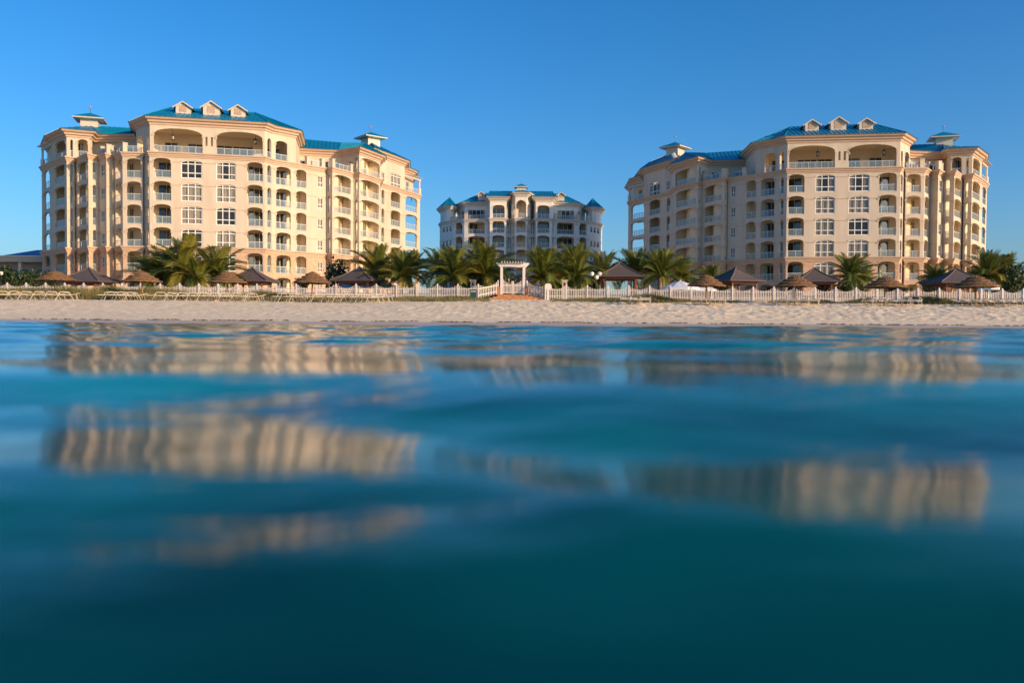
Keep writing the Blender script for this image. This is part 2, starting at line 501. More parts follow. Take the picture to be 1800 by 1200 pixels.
def wall(mb, S, z0, z1, ops, reveal=0.32, corbel=True):
    u = 0.0
    for o in sorted(ops, key=lambda q: q['u0']):
        a, b = o['u0'], o['u1']
        zb, zt, rise = z0 + o['zb'], z0 + o['zt'], o['rise']
        if a > u:
            mb.face([S.p(u, z0), S.p(a, z0), S.p(a, z1), S.p(u, z1)])
        if zb > z0:
            mb.face([S.p(a, z0), S.p(b, z0), S.p(b, zb), S.p(a, zb)])
        cv = arch_curve(a, b, zt, rise) if rise > 0 else [(a, zt), (b, zt)]
        for (p, q) in zip(cv[:-1], cv[1:]):
            mb.face([S.p(p[0], p[1]), S.p(q[0], q[1]), S.p(q[0], z1), S.p(p[0], z1)])
            mb.face([S.p(p[0], p[1]), S.p(p[0], p[1], -reveal), S.p(q[0], q[1], -reveal), S.p(q[0], q[1])])
        mb.face([S.p(a, zb), S.p(a, zb, -reveal), S.p(a, cv[0][1], -reveal), S.p(a, cv[0][1])])
        mb.face([S.p(b, zb), S.p(b, cv[-1][1]), S.p(b, cv[-1][1], -reveal), S.p(b, zb, -reveal)])
        mb.face([S.p(a, zb), S.p(b, zb), S.p(b, zb, -reveal), S.p(a, zb, -reveal)])
        if o['t'] in 'bB' and corbel:                     # capitals at the springing
            zs = cv[0][1]
            for (uc, sg) in ((a, 1), (b, -1)):
                for (k, (e, h0, h1)) in enumerate(((0.05, -0.22, -0.10), (0.10, -0.10, 0.0))):
                    x0, x1 = sorted((uc - sg * 0.22, uc + sg * e))
                    mb.hexa([S.p(x0, zs + h0, -reveal + 0.02), S.p(x1, zs + h0, -reveal + 0.02), S.p(x1, zs + h0, e), S.p(x0, zs + h0, e),
                             S.p(x0, zs + h1, -reveal + 0.02), S.p(x1, zs + h1, -reveal + 0.02), S.p(x1, zs + h1, e), S.p(x0, zs + h1, e)])
        if o['t'] in 'bBw' and corbel:                    # hood mould over the arch
            off = 0.13
            pv = [(p[0] + (p[0] - (a + b) / 2) / max((b - a) / 2, 0.1) * off * 0.6, p[1] + off) for p in cv]
            for i in range(len(cv) - 1):
                p, q, P, Q = cv[i], cv[i + 1], pv[i], pv[i + 1]
                mb.face([S.p(*p, 0.05), S.p(*q, 0.05), S.p(*Q, 0.05), S.p(*P, 0.05)])
                mb.face([S.p(*P, 0.05), S.p(*Q, 0.05), S.p(*Q, 0.0), S.p(*P, 0.0)])
                mb.face([S.p(*p, 0.0), S.p(*q, 0.0), S.p(*q, 0.05), S.p(*p, 0.05)])
        u = b
    if S.L > u:
        mb.face([S.p(u, z0), S.p(S.L, z0), S.p(S.L, z1), S.p(u, z1)])

def sweep(mb, pts, prof, m=0):
    """profile (out, z) carried along a plan polyline with mitred corners"""
    pts = [Vector(p) for p in pts]
    N = []
    for a, b in zip(pts[:-1], pts[1:]):
        d = (b - a).normalized(); N.append(Vector((d.y, -d.x)))
    off = []
    for i in range(len(pts)):
        n1 = N[max(i - 1, 0)]; n2 = N[min(i, len(N) - 1)]
        q = n1 + n2
        off.append(q / max(0.45, 1 + n1.dot(n2)))
    rings = [[(p.x + o.x * w, p.y + o.y * w, z) for (w, z) in prof] for p, o in zip(pts, off)]
    for r0, r1 in zip(rings[:-1], rings[1:]):
        for k in range(len(prof) - 1):
            mb.face([r0[k], r1[k], r1[k + 1], r0[k + 1]], m)
    for r in (rings[0], rings[-1]):
        mb.face(r, m)
    return off

def offset(pts, w):
    mb = MB()
    off = sweep(mb, pts, [(0, 0), (1, 0)])
    return [Vector(p) + o * w for p, o in zip(pts, off)]

MIDPROF = [(-0.02, -0.62), (0.10, -0.62), (0.12, -0.45), (0.22, -0.40), (0.24, -0.22), (0.40, -0.14), (0.42, 0.06), (-0.02, 0.10)]
EAVEPROF = [(-0.02, -0.95), (0.12, -0.95), (0.14, -0.72), (0.38, -0.62), (0.42, -0.40), (0.72, -0.28), (0.85, -0.05), (0.95, -0.03), (0.97, 0.0), (-0.02, 0.02)]
BANDPROF = [(-0.01, -0.06), (0.05, -0.06), (0.05, 0.05), (-0.01, 0.06)]

def roof_faces(eave, ze, ridge, idx):
    F = []
    for i in range(len(eave) - 1):
        a, b = eave[i], eave[i + 1]
        A = Vector((a.x, a.y, ze)); B = Vector((b.x, b.y, ze))
        ra, rb = Vector(ridge[idx[i]]), Vector(ridge[idx[i + 1]])
        F.append([A, B, rb] if (ra - rb).length < 1e-4 else [A, B, rb, ra])
    return F

def make_roof(B, eave, ze, ridge, idx, seam=0.62):
    F = roof_faces(eave, ze, ridge, idx)
    mb = MB(); rb = MB(); hp = MB()
    for f in F:
        mb.face(f[:3])
        if len(f) == 4: mb.face([f[0], f[2], f[3]])
        A, Bv = f[0], f[1]
        ux = Vector((Bv.x - A.x, Bv.y - A.y)); L = ux.length
        if L < 0.3: continue
        ux /= L
        for tri in ([f[:3]] + ([[f[0], f[2], f[3]]] if len(f) == 4 else [])):
            U = [Vector((p.x - A.x, p.y - A.y)).dot(ux) for p in tri]
            u = seam * (math.floor(min(U) / seam) + 0.5)
            while u < max(U):
                hits = []
                for k in range(3):
                    a0, a1 = U[k], U[(k + 1) % 3]
                    if (a0 - u) * (a1 - u) < 0:
                        hits.append(tri[k].lerp(tri[(k + 1) % 3], (u - a0) / (a1 - a0)))
                if len(hits) == 2 and (hits[0] - hits[1]).length > 0.3:
                    w = Vector((ux.x, ux.y, 0)) * 0.03; up = Vector((0, 0, 0.07))
                    p, q = hits
                    rb.hexa([p - w, p + w, q + w, q - w, p - w + up, p + w + up, q + w + up, q - w + up])
                u += seam
        for (p, q) in ((f[0], f[-1]),):
            if (p - q).length > 0.5:
                hp.tube([p + Vector((0, 0, 0.03)), q + Vector((0, 0, 0.03))], 0.07, 5)
    o = mb.build('roof', MT['roof'], B['root'], B['o'])
    if rb.f: tag(rb.build('standing_seam', MT['roof'], o, B['o']), kind='stuff')
    if hp.f: hp.build('hip_cap', MT['roof_hip'], o, B['o'])
    return o

OPS = {  # zb, zt, rise
    'b': (0.06, 2.66, 0.50), 's': (0.06, 2.50, None), 'w': (0.08, 2.52, 0.34), 'k': (0.55, 2.05, 0), 'a': (0.85, 2.15, None),
    'B': (0.06, 3.35, 0.92), 'd': (0.08, 2.15, 0), 'v': (1.2, 2.45, 0), 'T': (0.06, 3.7, None), 'r': (0.06, 2.5, 0)}

def mkops(S, lst):
    out = []
    for it in lst:
        p0, p1, t = it[:3]
        u0, u1 = S.u_of(p0), S.u_of(p1)
        u0, u1 = min(u0, u1), max(u0, u1)
        u0 = max(u0, 0.04); u1 = min(u1, S.L - 0.04)
        if u1 - u0 < 0.1: continue
        zb, zt, rise = OPS[t]
        if len(it) > 3: zt = it[3]
        if rise is None: rise = (u1 - u0) / 2
        out.append(dict(u0=u0, u1=u1, t=t, zb=zb, zt=zt, rise=rise))
    return out

def window_parts(B, S, o, zf, style, curtain=1.0):
    """a framed window in the opening o of wall S; returns the frame"""
    a, b = o['u0'], o['u1']; zb = zf + o['zb']; zt = zf + o['zt']
    w0 = -0.14
    fr = MB(); pn = MB(); cu = MB()
    cv = arch_curve(a, b, zt, o['rise']) if o['rise'] > 0 else [(a, zt), (b, zt)]
    def topz(u):
        return float(np.interp(u, [p[0] for p in cv], [p[1] for p in cv]))
    def bar(u0, u1, z0, z1, w=0.06):
        fr.hexa([S.p(u0, z0, w0 - 0.03), S.p(u1, z0, w0 - 0.03), S.p(u1, z0, w0 + w), S.p(u0, z0, w0 + w),
                 S.p(u0, z1, w0 - 0.03), S.p(u1, z1, w0 - 0.03), S.p(u1, z1, w0 + w), S.p(u0, z1, w0 + w)])
    W = b - a
    t = 0.115 if style == 'w' else 0.08
    cols = {'w': 3, 'k': 2, 'a': 1, 'd': max(2, round(W / 1.05))}[style]
    rows = {'w': [0.30, 0.80], 'k': [0.36], 'a': [0.55], 'd': []}[style]
    bar(a, a + t, zb, topz(a + t)); bar(b - t, b, zb, topz(b - t)); bar(a + t, b - t, zb, zb + t)
    for (p, q) in zip(cv[:-1], cv[1:]):
        fr.hexa([S.p(p[0], p[1] - t, w0 - 0.03), S.p(q[0], q[1] - t, w0 - 0.03), S.p(q[0], q[1] - t, w0 + 0.06), S.p(p[0], p[1] - t, w0 + 0.06),
                 S.p(p[0], p[1], w0 - 0.03), S.p(q[0], q[1], w0 - 0.03), S.p(q[0], q[1], w0 + 0.06), S.p(p[0], p[1], w0 + 0.06)])
    for i in range(1, cols):
        u = a + W * i / cols
        bar(u - t / 2, u + t / 2, zb + t, topz(u) - t * 0.5, 0.05)
    for r in rows:
        z = zb + (zt - zb) * r
        bar(a + t, b - t, z - t / 2, z + t / 2, 0.045)
    n = 8 if o['rise'] > 0 else 1
    us = [a + W * i / n for i in range(n + 1)]
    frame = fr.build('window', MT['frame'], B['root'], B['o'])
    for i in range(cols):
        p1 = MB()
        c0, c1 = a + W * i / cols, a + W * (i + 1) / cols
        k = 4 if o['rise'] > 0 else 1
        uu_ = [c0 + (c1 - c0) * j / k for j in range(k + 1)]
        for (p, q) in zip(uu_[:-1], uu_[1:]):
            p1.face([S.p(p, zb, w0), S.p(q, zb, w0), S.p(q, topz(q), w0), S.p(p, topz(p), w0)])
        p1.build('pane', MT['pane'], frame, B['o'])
    # room shade painted as dark back and sides; most often drawn cloth too
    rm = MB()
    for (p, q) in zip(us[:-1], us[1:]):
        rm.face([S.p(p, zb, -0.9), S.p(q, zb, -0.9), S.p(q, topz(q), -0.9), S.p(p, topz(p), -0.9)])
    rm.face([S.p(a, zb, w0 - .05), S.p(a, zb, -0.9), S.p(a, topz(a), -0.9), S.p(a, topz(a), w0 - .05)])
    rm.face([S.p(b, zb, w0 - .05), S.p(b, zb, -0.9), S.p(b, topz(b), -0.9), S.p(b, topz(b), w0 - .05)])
    rm.build('shade_backing', MT['room'], frame, B['o'])
    if curtain > 0:
        k = int(W / 0.09)
        for (c0, c1) in ([(a, b)] if curtain >= 1 else [(a, a + W * curtain / 2), (b - W * curtain / 2, b)]):
            k = max(4, int((c1 - c0) / 0.1))
            pr = None
            for j in range(k + 1):
                u = c0 + (c1 - c0) * j / k
                w = -0.30 + (0.035 if j % 2 else -0.035)
                cur = (u, w)
                if pr:
                    cu.face([S.p(pr[0], zb, pr[1]), S.p(cur[0], zb, cur[1]), S.p(cur[0], topz(cur[0]), cur[1]), S.p(pr[0], topz(pr[0]), pr[1])])
                pr = cur
        cu.build('curtain', MT['curtain'], frame, B['o'])
    return frame

def railing_mesh(B, S, u0, u1, zf, w=-0.13, h=1.05):
    mb = MB()
    L = u1 - u0
    n = max(1, round(L / 0.95))
    def bx(a, b, z0, z1, wa, wb, m):
        mb.hexa([S.p(a, z0, wa), S.p(b, z0, wa), S.p(b, z0, wb), S.p(a, z0, wb), S.p(a, z1, wa), S.p(b, z1, wa), S.p(b, z1, wb), S.p(a, z1, wb)], m)
    bx(u0, u1, zf + h - 0.06, zf + h, w - 0.03, w + 0.03, 0)
    bx(u0, u1, zf + 0.10, zf + 0.15, w - 0.025, w + 0.025, 0)
    for i in range(n + 1):
        u = u0 + 0.03 + (L - 0.06) * i / n
        bx(u - 0.025, u + 0.025, zf + 0.05, zf + h - 0.06, w - 0.028, w + 0.028, 0)
    for i in range(n):
        a = u0 + 0.03 + (L - 0.06) * i / n + 0.025; b = u0 + 0.03 + (L - 0.06) * (i + 1) / n - 0.025
        mb.face([S.p(a, zf + 0.15, w), S.p(b, zf + 0.15, w), S.p(b, zf + h - 0.06, w), S.p(a, zf + h - 0.06, w)], 1)
    return mb.mesh('railing', [MT['rail'], MT['railglass']], B['o'])

def door_mesh(B, A, Bp, t0, t1, zf, h=2.5):
    """sliding glass door standing just proud of the balcony's back wall A-Bp"""
    S = Seg(A, Bp)
    if S.n.y > 0: S = Seg(Bp, A); t0, t1 = 1 - t1, 1 - t0
    a, b = S.L * t0, S.L * t1
    n = max(2, round((b - a) / 0.95))
    mb = MB()
    def bx(p, q, z0, z1, wa, wb, m):
        mb.hexa([S.p(p, z0, wa), S.p(q, z0, wa), S.p(q, z0, wb), S.p(p, z0, wb), S.p(p, z1, wa), S.p(q, z1, wa), S.p(q, z1, wb), S.p(p, z1, wb)], m)
    bx(a, b, zf + h - 0.08, zf + h, 0.01, 0.08, 0)
    for i in range(n + 1):
        u = a + (b - a) * i / n
        bx(u - 0.045, u + 0.045, zf + 0.03, zf + h - 0.08, 0.01, 0.08, 0)
    for i in range(n):
        p = a + (b - a) * i / n + 0.045; q = a + (b - a) * (i + 1) / n - 0.045
        w = 0.03 + 0.02 * (i % 2)
        mb.face([S.p(p, zf + 0.03, w), S.p(q, zf + 0.03, w), S.p(q, zf + h - 0.08, w), S.p(p, zf + h - 0.08, w)], 1)
    return mb.mesh('sliding_door', [MT['doorframe'], MT['doorglass']], B['o'])

def balcony_mesh(B, path, na, nb, D, zf, h, is_open=False):
    a, b = path[0], path[-1]
    ai = a - na * D; bi = b - nb * D
    mb = MB()
    ring = [Vector(p) for p in path] + [bi, ai]
    fl = lambda z: [(p.x, p.y, z) for p in ring]
    mb.face(fl(zf + 0.05)); mb.face(fl(zf + h - 0.28)[::-1])
    if is_open:
        mb.face(fl(zf + h + 0.03))                        # slab edge of a see-through corner balcony
        for p, q in ((b, bi), (bi, ai), (ai, a)):
            mb.face([(p.x, p.y, zf + h - 0.28), (q.x, q.y, zf + h - 0.28), (q.x, q.y, zf + h + 0.05), (p.x, p.y, zf + h + 0.05)])
    else:
        for p, q in ((a, ai), (ai, bi), (bi, b)):
            mb.face([(p.x, p.y, zf + 0.05), (q.x, q.y, zf + 0.05), (q.x, q.y, zf + h - 0.28), (p.x, p.y, zf + h - 0.28)])
    return mb.mesh('balcony', MT['inner'], B['o']), ai, bi

def build_block(B, pts, ops_px, groups, floors, wallmats, bands=True, curt=None):
    """floors: list of (z floor, height). One wall mesh per facade plane and material; balconies, rails, doors and windows per storey."""
    segs = [Seg(a, b) for a, b in zip(pts[:-1], pts[1:])]
    ops = [ops_px.get(i, []) for i in range(len(segs))]
    for i, S in enumerate(segs):
        by = {}
        for (zf, h, mkey) in floors:
            by.setdefault(mkey, []).append((zf, h))
        for mkey, fl in by.items():
            mb = MB()
            for (zf, h) in fl:
                wall(mb, S, zf, zf + h, ops[i])
                if not bands or S.L < 0.4: continue
                z = zf + 2.20; u = 0.0; spans = []
                for o in sorted(ops[i], key=lambda q: q['u0']):
                    e = 0.25 if o['t'] in 'bB' else 0.05
                    spans.append((u, o['u0'] - e)); u = o['u1'] + e
                spans.append((u, S.L))
                for (p, q) in spans:
                    if q - p > 0.12:
                        mb.hexa([S.p(p, z - 0.05, -0.01), S.p(q, z - 0.05, -0.01), S.p(q, z - 0.05, 0.05), S.p(p, z - 0.05, 0.05),
                                 S.p(p, z + 0.05, -0.01), S.p(q, z + 0.05, -0.01), S.p(q, z + 0.05, 0.05), S.p(p, z + 0.05, 0.05)], 1)
            mb.build('wall', [MT[mkey], MT['trim']], B['root'], B['o'])
        for o in ops[i]:
            if o['t'] in 'wkad':
                for (zf, h, mkey) in floors:
                    c = 1.0 if o['t'] == 'k' else (rng.choice([1, 1, 1, 0.55, 0]) if o['t'] == 'w' else rng.choice([0.5, 0, 0, 0.3]))
                    oo = o
                    if o['t'] == 'k' and abs(zf - B['archk']) < 0.1:
                        oo = dict(o); oo['zt'] = o['zt'] + 0.25; oo['rise'] = min(0.4, (o['u1'] - o['u0']) / 2)
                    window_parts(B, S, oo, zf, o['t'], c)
    done = set()
    for g in groups:
        (pa, i, pb, j, D, doors) = g[:6]
        is_open = len(g) > 6 and g[6] == 'open'
        ua = max(0.0, min(segs[i].L, pa)); ub = max(0.0, min(segs[j].L, pb))
        a = Vector(segs[i].p(ua, 0)[:2]); b = Vector(segs[j].p(ub, 0)[:2])
        path = [a] + [Vector(segs[k].b) for k in range(i, j)] + [b]
        z0, h0 = floors[0][0], floors[0][1]
        hm = {}
        rails = []
        for k in range(i, j + 1):
            for o in ops[k]:
                if o['t'] in 'bBsTr' and (k > i or o['u1'] > ua - 0.2) and (k < j or o['u0'] < ub + 0.2):
                    rails.append(railing_mesh(B, segs[k], o['u0'], o['u1'], z0))
        dm = None
        for (zf, h, mkey) in floors:
            if round(h, 3) not in hm:
                hm[round(h, 3)] = balcony_mesh(B, path, segs[i].n, segs[j].n, D, z0, h, is_open)
            me, ai, bi = hm[round(h, 3)]
            bo = put('balcony', me, B['root'], (0, 0, zf - z0))
            if dm is None:
                dm = [door_mesh(B, ai, bi, t0, t1, z0) for (t0, t1) in doors]
            for d in dm: put('sliding_door', d, bo)
            for r in rails: put('railing', r, bo)
    return segs

def conv(plan, T):
    """plan rows (px, depth) -> plan points; T maps them to the building's own place"""
    return [T(xy(p, z)) for p, z in plan]

def mirror_tools(T, flip):
    def pts(plan):
        P = [T(xy(p, z)) for p, z in plan]
        return P[::-1] if flip else P
    def ops(plan, table):
        src = [Seg(xy(*a), xy(*b)) for a, b in zip(plan[:-1], plan[1:])]
        out = {}
        P = pts(plan)
        n = len(src)
        for i, lst in table.items():
            o = mkops(src[i], lst)
            j = n - 1 - i if flip else i
            dst = Seg(P[j], P[j + 1])
            sc = dst.L / src[i].L
            res = []
            for q in o:
                q = dict(q)
                if flip: q['u0'], q['u1'] = src[i].L - q['u1'], src[i].L - q['u0']
                q['u0'] *= sc; q['u1'] *= sc
                res.append(q)
            out[j] = res
        return out
    def groups(plan, table):
        src = [Seg(xy(*a), xy(*b)) for a, b in zip(plan[:-1], plan[1:])]
        P = pts(plan); n = len(src)
        res = []
        for g in table:
            pa, i, pb, j, D, doors = g[:6]
            ua, ub = src[i].u_of(pa), src[j].u_of(pb)
            if flip:
                i2, j2 = n - 1 - j, n - 1 - i
                ua, ub = src[j].L - ub, src[i].L - ua
                doors = [(1 - t1, 1 - t0) for t0, t1 in doors]
                sa = Seg(P[i2], P[i2 + 1]).L / src[j].L; sb = Seg(P[j2], P[j2 + 1]).L / src[i].L
                res.append((ua * sa, i2, ub * sb, j2, D, doors) + tuple(g[6:]))
            else:
                res.append((ua, i, ub, j, D, doors) + tuple(g[6:]))
        return res
    return pts, ops, groups

def roof_from(B, T, flip, wallplan, zw, ridge, idx, over=0.97, eaveprof=EAVEPROF, trim='trim'):
    P = [T(xy(p, z)) for p, z in wallplan]
    R = [(*T(xy(p, z)), h) for p, z, h in ridge]
    idx = list(idx)
    if flip: P = P[::-1]; idx = idx[::-1]
    c = MB(); sweep(c, P, [(w, z + zw) for w, z in eaveprof])
    c.build('eave_cornice', MT[trim], B['root'], B['o'])
    return make_roof(B, offset(P, over + 0.03), zw - 0.012, R, idx), P

def box_with_hip_roof(B, name, c, yaw, w, z0, z1, over, rise, wallmat):
    mb = MB()
    mb.box((c[0], c[1], z0), w, w, z1 - z0, yaw, 0)
    o = mb.build(name, [wallmat], B['root'], B['o'])
    ca, sa = math.cos(yaw), math.sin(yaw)
    h = w / 2 + over
    co = [Vector((c[0] + x * ca - y * sa, c[1] + x * sa + y * ca)) for x, y in ((-h, -h), (h, -h), (h, h), (-h, h), (-h, -h))]
    rf = MB(); fs = MB()
    ap = Vector((c[0], c[1], z1 + rise + 0.2))
    for a, b in zip(co[:-1], co[1:]):
        rf.face([(a.x, a.y, z1 + 0.16), (b.x, b.y, z1 + 0.16), ap])
    rf.build('lantern_roof', MT['roof'], o, B['o'])
    h2 = h - 0.03
    fs.box((c[0], c[1], z1 - 0.03), 2 * h2, 2 * h2, 0.17, yaw)
    fs.build('fascia', MT['white'], o, B['o'])
    fn = MB(); fn.tube([ap, ap + Vector((0, 0, 0.75))], 0.03, 5); fn.build('finial_rod', MT['iron'], o, B['o'])
    fn = MB(); fn.lathe([(0.001, 0.7), (0.12, 0.76), (0.15, 0.88), (0.10, 1.0), (0.001, 1.04)], 8, ap); fn.build('finial_ball', MT['finial'], o, B['o'], smooth=True)
    return o

def dormer(B, c, yaw, w, z0, h, depth):
    """gabled dormer: face with louvre panel, side walls, overhanging gable roof; c is the middle of its face"""
    ca, sa = math.cos(yaw), math.sin(yaw)
    def p(x, y, z): return (c[0] + x * ca - y * sa, c[1] + x * sa + y * ca, z0 + z)
    hw = w / 2; he = h * 0.60
    mb = MB()
    mb.face([p(-hw, 0, -0.8), p(hw, 0, -0.8), p(hw, 0, he), p(0, 0, h * 0.93), p(-hw, 0, he)])
    for s in (-1, 1):
        mb.face([p(s * hw, 0, -0.8), p(s * hw, depth, -0.8), p(s * hw, depth, he), p(s * hw, 0, he)])
    o = mb.build('dormer', MT['white'], B['root'], B['o'])
    lv = MB()
    n = 7
    for k in range(n):
        za = 0.12 + (he * 1.0) * k / n
        lv.hexa([p(-hw * .5, -0.05, za), p(hw * .5, -0.05, za), p(hw * .5, -0.005, za + .05), p(-hw * .5, -0.005, za + .05),
                 p(-hw * .5, -0.06, za + .07), p(hw * .5, -0.06, za + .07), p(hw * .5, -0.01, za + .12), p(-hw * .5, -0.01, za + .12)])
    lv.build('louvre', MT['trim'], o, B['o'])
    rf = MB(); fa = MB()
    ov = 0.38; t = 0.16
    sl = (h - he) / hw
    for s in (-1, 1):
        e = hw + ov
        ze = h - sl * e
        a, b_, c2, d2 = p(0, -ov, h + 0.04), p(s * e, -ov, ze + 0.04), p(s * e, depth, ze + 0.04), p(0, depth, h + 0.04)
        rf.face([a, b_, c2, d2])
        fa.hexa([p(0, -ov, h - t), p(s * e, -ov, ze - t), p(s * e, -ov + 0.1, ze - t), p(0, -ov + .1, h - t), p(0, -ov, h + .02), p(s * e, -ov, ze + .02), p(s * e, -ov + .1, ze + .02), p(0, -ov + .1, h + .02)])
        fa.face([p(0, -ov + .1, h - 0.02), p(s * e, -ov + .1, ze - 0.02), p(s * e, depth, ze - 0.02), p(0, depth, h - .02)])
    rf.build('dormer_roof', MT['roof'], o, B['o'])
    fa.build('bargeboard', MT['white'], o, B['o'])

def pier_rail(B, pts, zf, piers, spans):
    """terrace edge: stucco piers and glass rails between them"""
    for (q, yaw) in piers:
        mb = MB(); mb.box((q.x, q.y, zf), 0.62, 0.62, 1.35, yaw); mb.box((q.x, q.y, zf + 1.35), 0.72, 0.72, 0.1, yaw)
        mb.build('terrace_pier', MT['stucco'], B['root'], B['o'])
    for a, b in spans:
        S = Seg(a, b)
        put('railing', railing_mesh(B, S, 0.2, S.L - 0.2, zf, w=-0.02), B['root'])

# ------------------------------------------------------------------ the two big resort wings (one plan, once as is and once mirrored)
LOWER = [(74, 128), (92, 123.8), (118, 119.3), (131.5, 120.3), (132.0, 120.95), (156, 117.2), (174, 118.9), (187.5, 117), (201, 118.3),
         (216, 115.8), (251, 116.2), (252.2, 116.85), (263, 115.2), (465, 118.6), (479, 120.5), (540, 124.8), (572, 127), (573, 127.4),
         (584, 126.5), (621, 131.2), (631, 130.7), (668, 136.8), (668.5, 140.5), (709, 148), (738, 154)]
LOWER_OPS = {0: [(77.5, 88, 'b')], 1: [(96, 116, 'b')], 2: [(124.5, 129, 's')], 4: [(136.5, 154.8, 'b')], 5: [(163.5, 169.5, 's')],
             6: [(178, 184.5, 'k')], 8: [(203.5, 214.5, 'b')], 9: [(222.5, 249, 'b')], 11: [(257, 261.8, 's')],
             12: [(269.5, 301, 'b'), (318.5, 355.5, 'w'), (380, 414.5, 'w'), (434, 462, 'b')], 13: [(470, 477, 's')],
             14: [(485.5, 511, 'b'), (520, 538.5, 'b')], 15: [(558.5, 567.5, 'k')], 17: [(576, 580, 's')], 18: [(587.5, 616.5, 'b')],
             19: [(623.5, 628, 's')], 20: [(633.5, 666, 'b')], 22: [(670.5, 675.5, 's'), (686.5, 703.5, 'b')], 23: [(712.5, 733, 'b')]}
LOWER_GRP = [(74.5, 0, 91.5, 0, 2.0, [], 'open'), (93, 1, 131, 2, 2.2, [(.08, .45)]), (133.5, 4, 173, 5, 2.2, [(.05, .3)]), (202, 8, 250, 9, 2.0, [(.03, .25)]),
             (254, 11, 304, 12, 1.9, [(.04, .98)]), (430, 12, 539.5, 14, 1.9, [(.05, .44), (.50, .74)]), (574, 17, 620, 18, 2.0, [(.22, .6)]),
             (622, 19, 667, 20, 2.0, [(.12, .55)]), (669, 22, 708, 22, 2.0, [(.42, .75)]), (709.5, 23, 737.5, 23, 2.2, [], 'open')]
FLOORS = [(3.5, 3.2, 'stone'), (6.7, 3.2, 'stone'), (9.9, 3.1, 'stucco'), (13.0, 3.1, 'stucco'), (16.1, 3.1, 'stucco'), (19.2, 3.35, 'stucco')]
PZ = 22.55
TOP_MAIN = [(247, 128), (240, 118.6), (264, 115.3), (465, 118.6), (479, 120.5), (520, 123.4), (526.5, 132)]
TOP_TOWER = [(84, 131), (92, 123.8), (118, 119.3), (132, 119.7), (158, 120.4), (163, 121.2), (163.5, 123.5), (242, 122.5)]
EAVE_TOWER = [(84, 131), (92, 123.8), (118, 119.3), (160, 120.5), (166, 122.9), (242, 122.4)]
TOP_LINK = [(519, 131.6), (600, 133), (631, 130.7), (668, 136.8), (668.7, 140.2)]
TOP_END = [(650, 137.6), (711, 148.6), (712, 158)]
TOP_TIP = [(711.3, 150.5), (726, 154), (722, 164)]

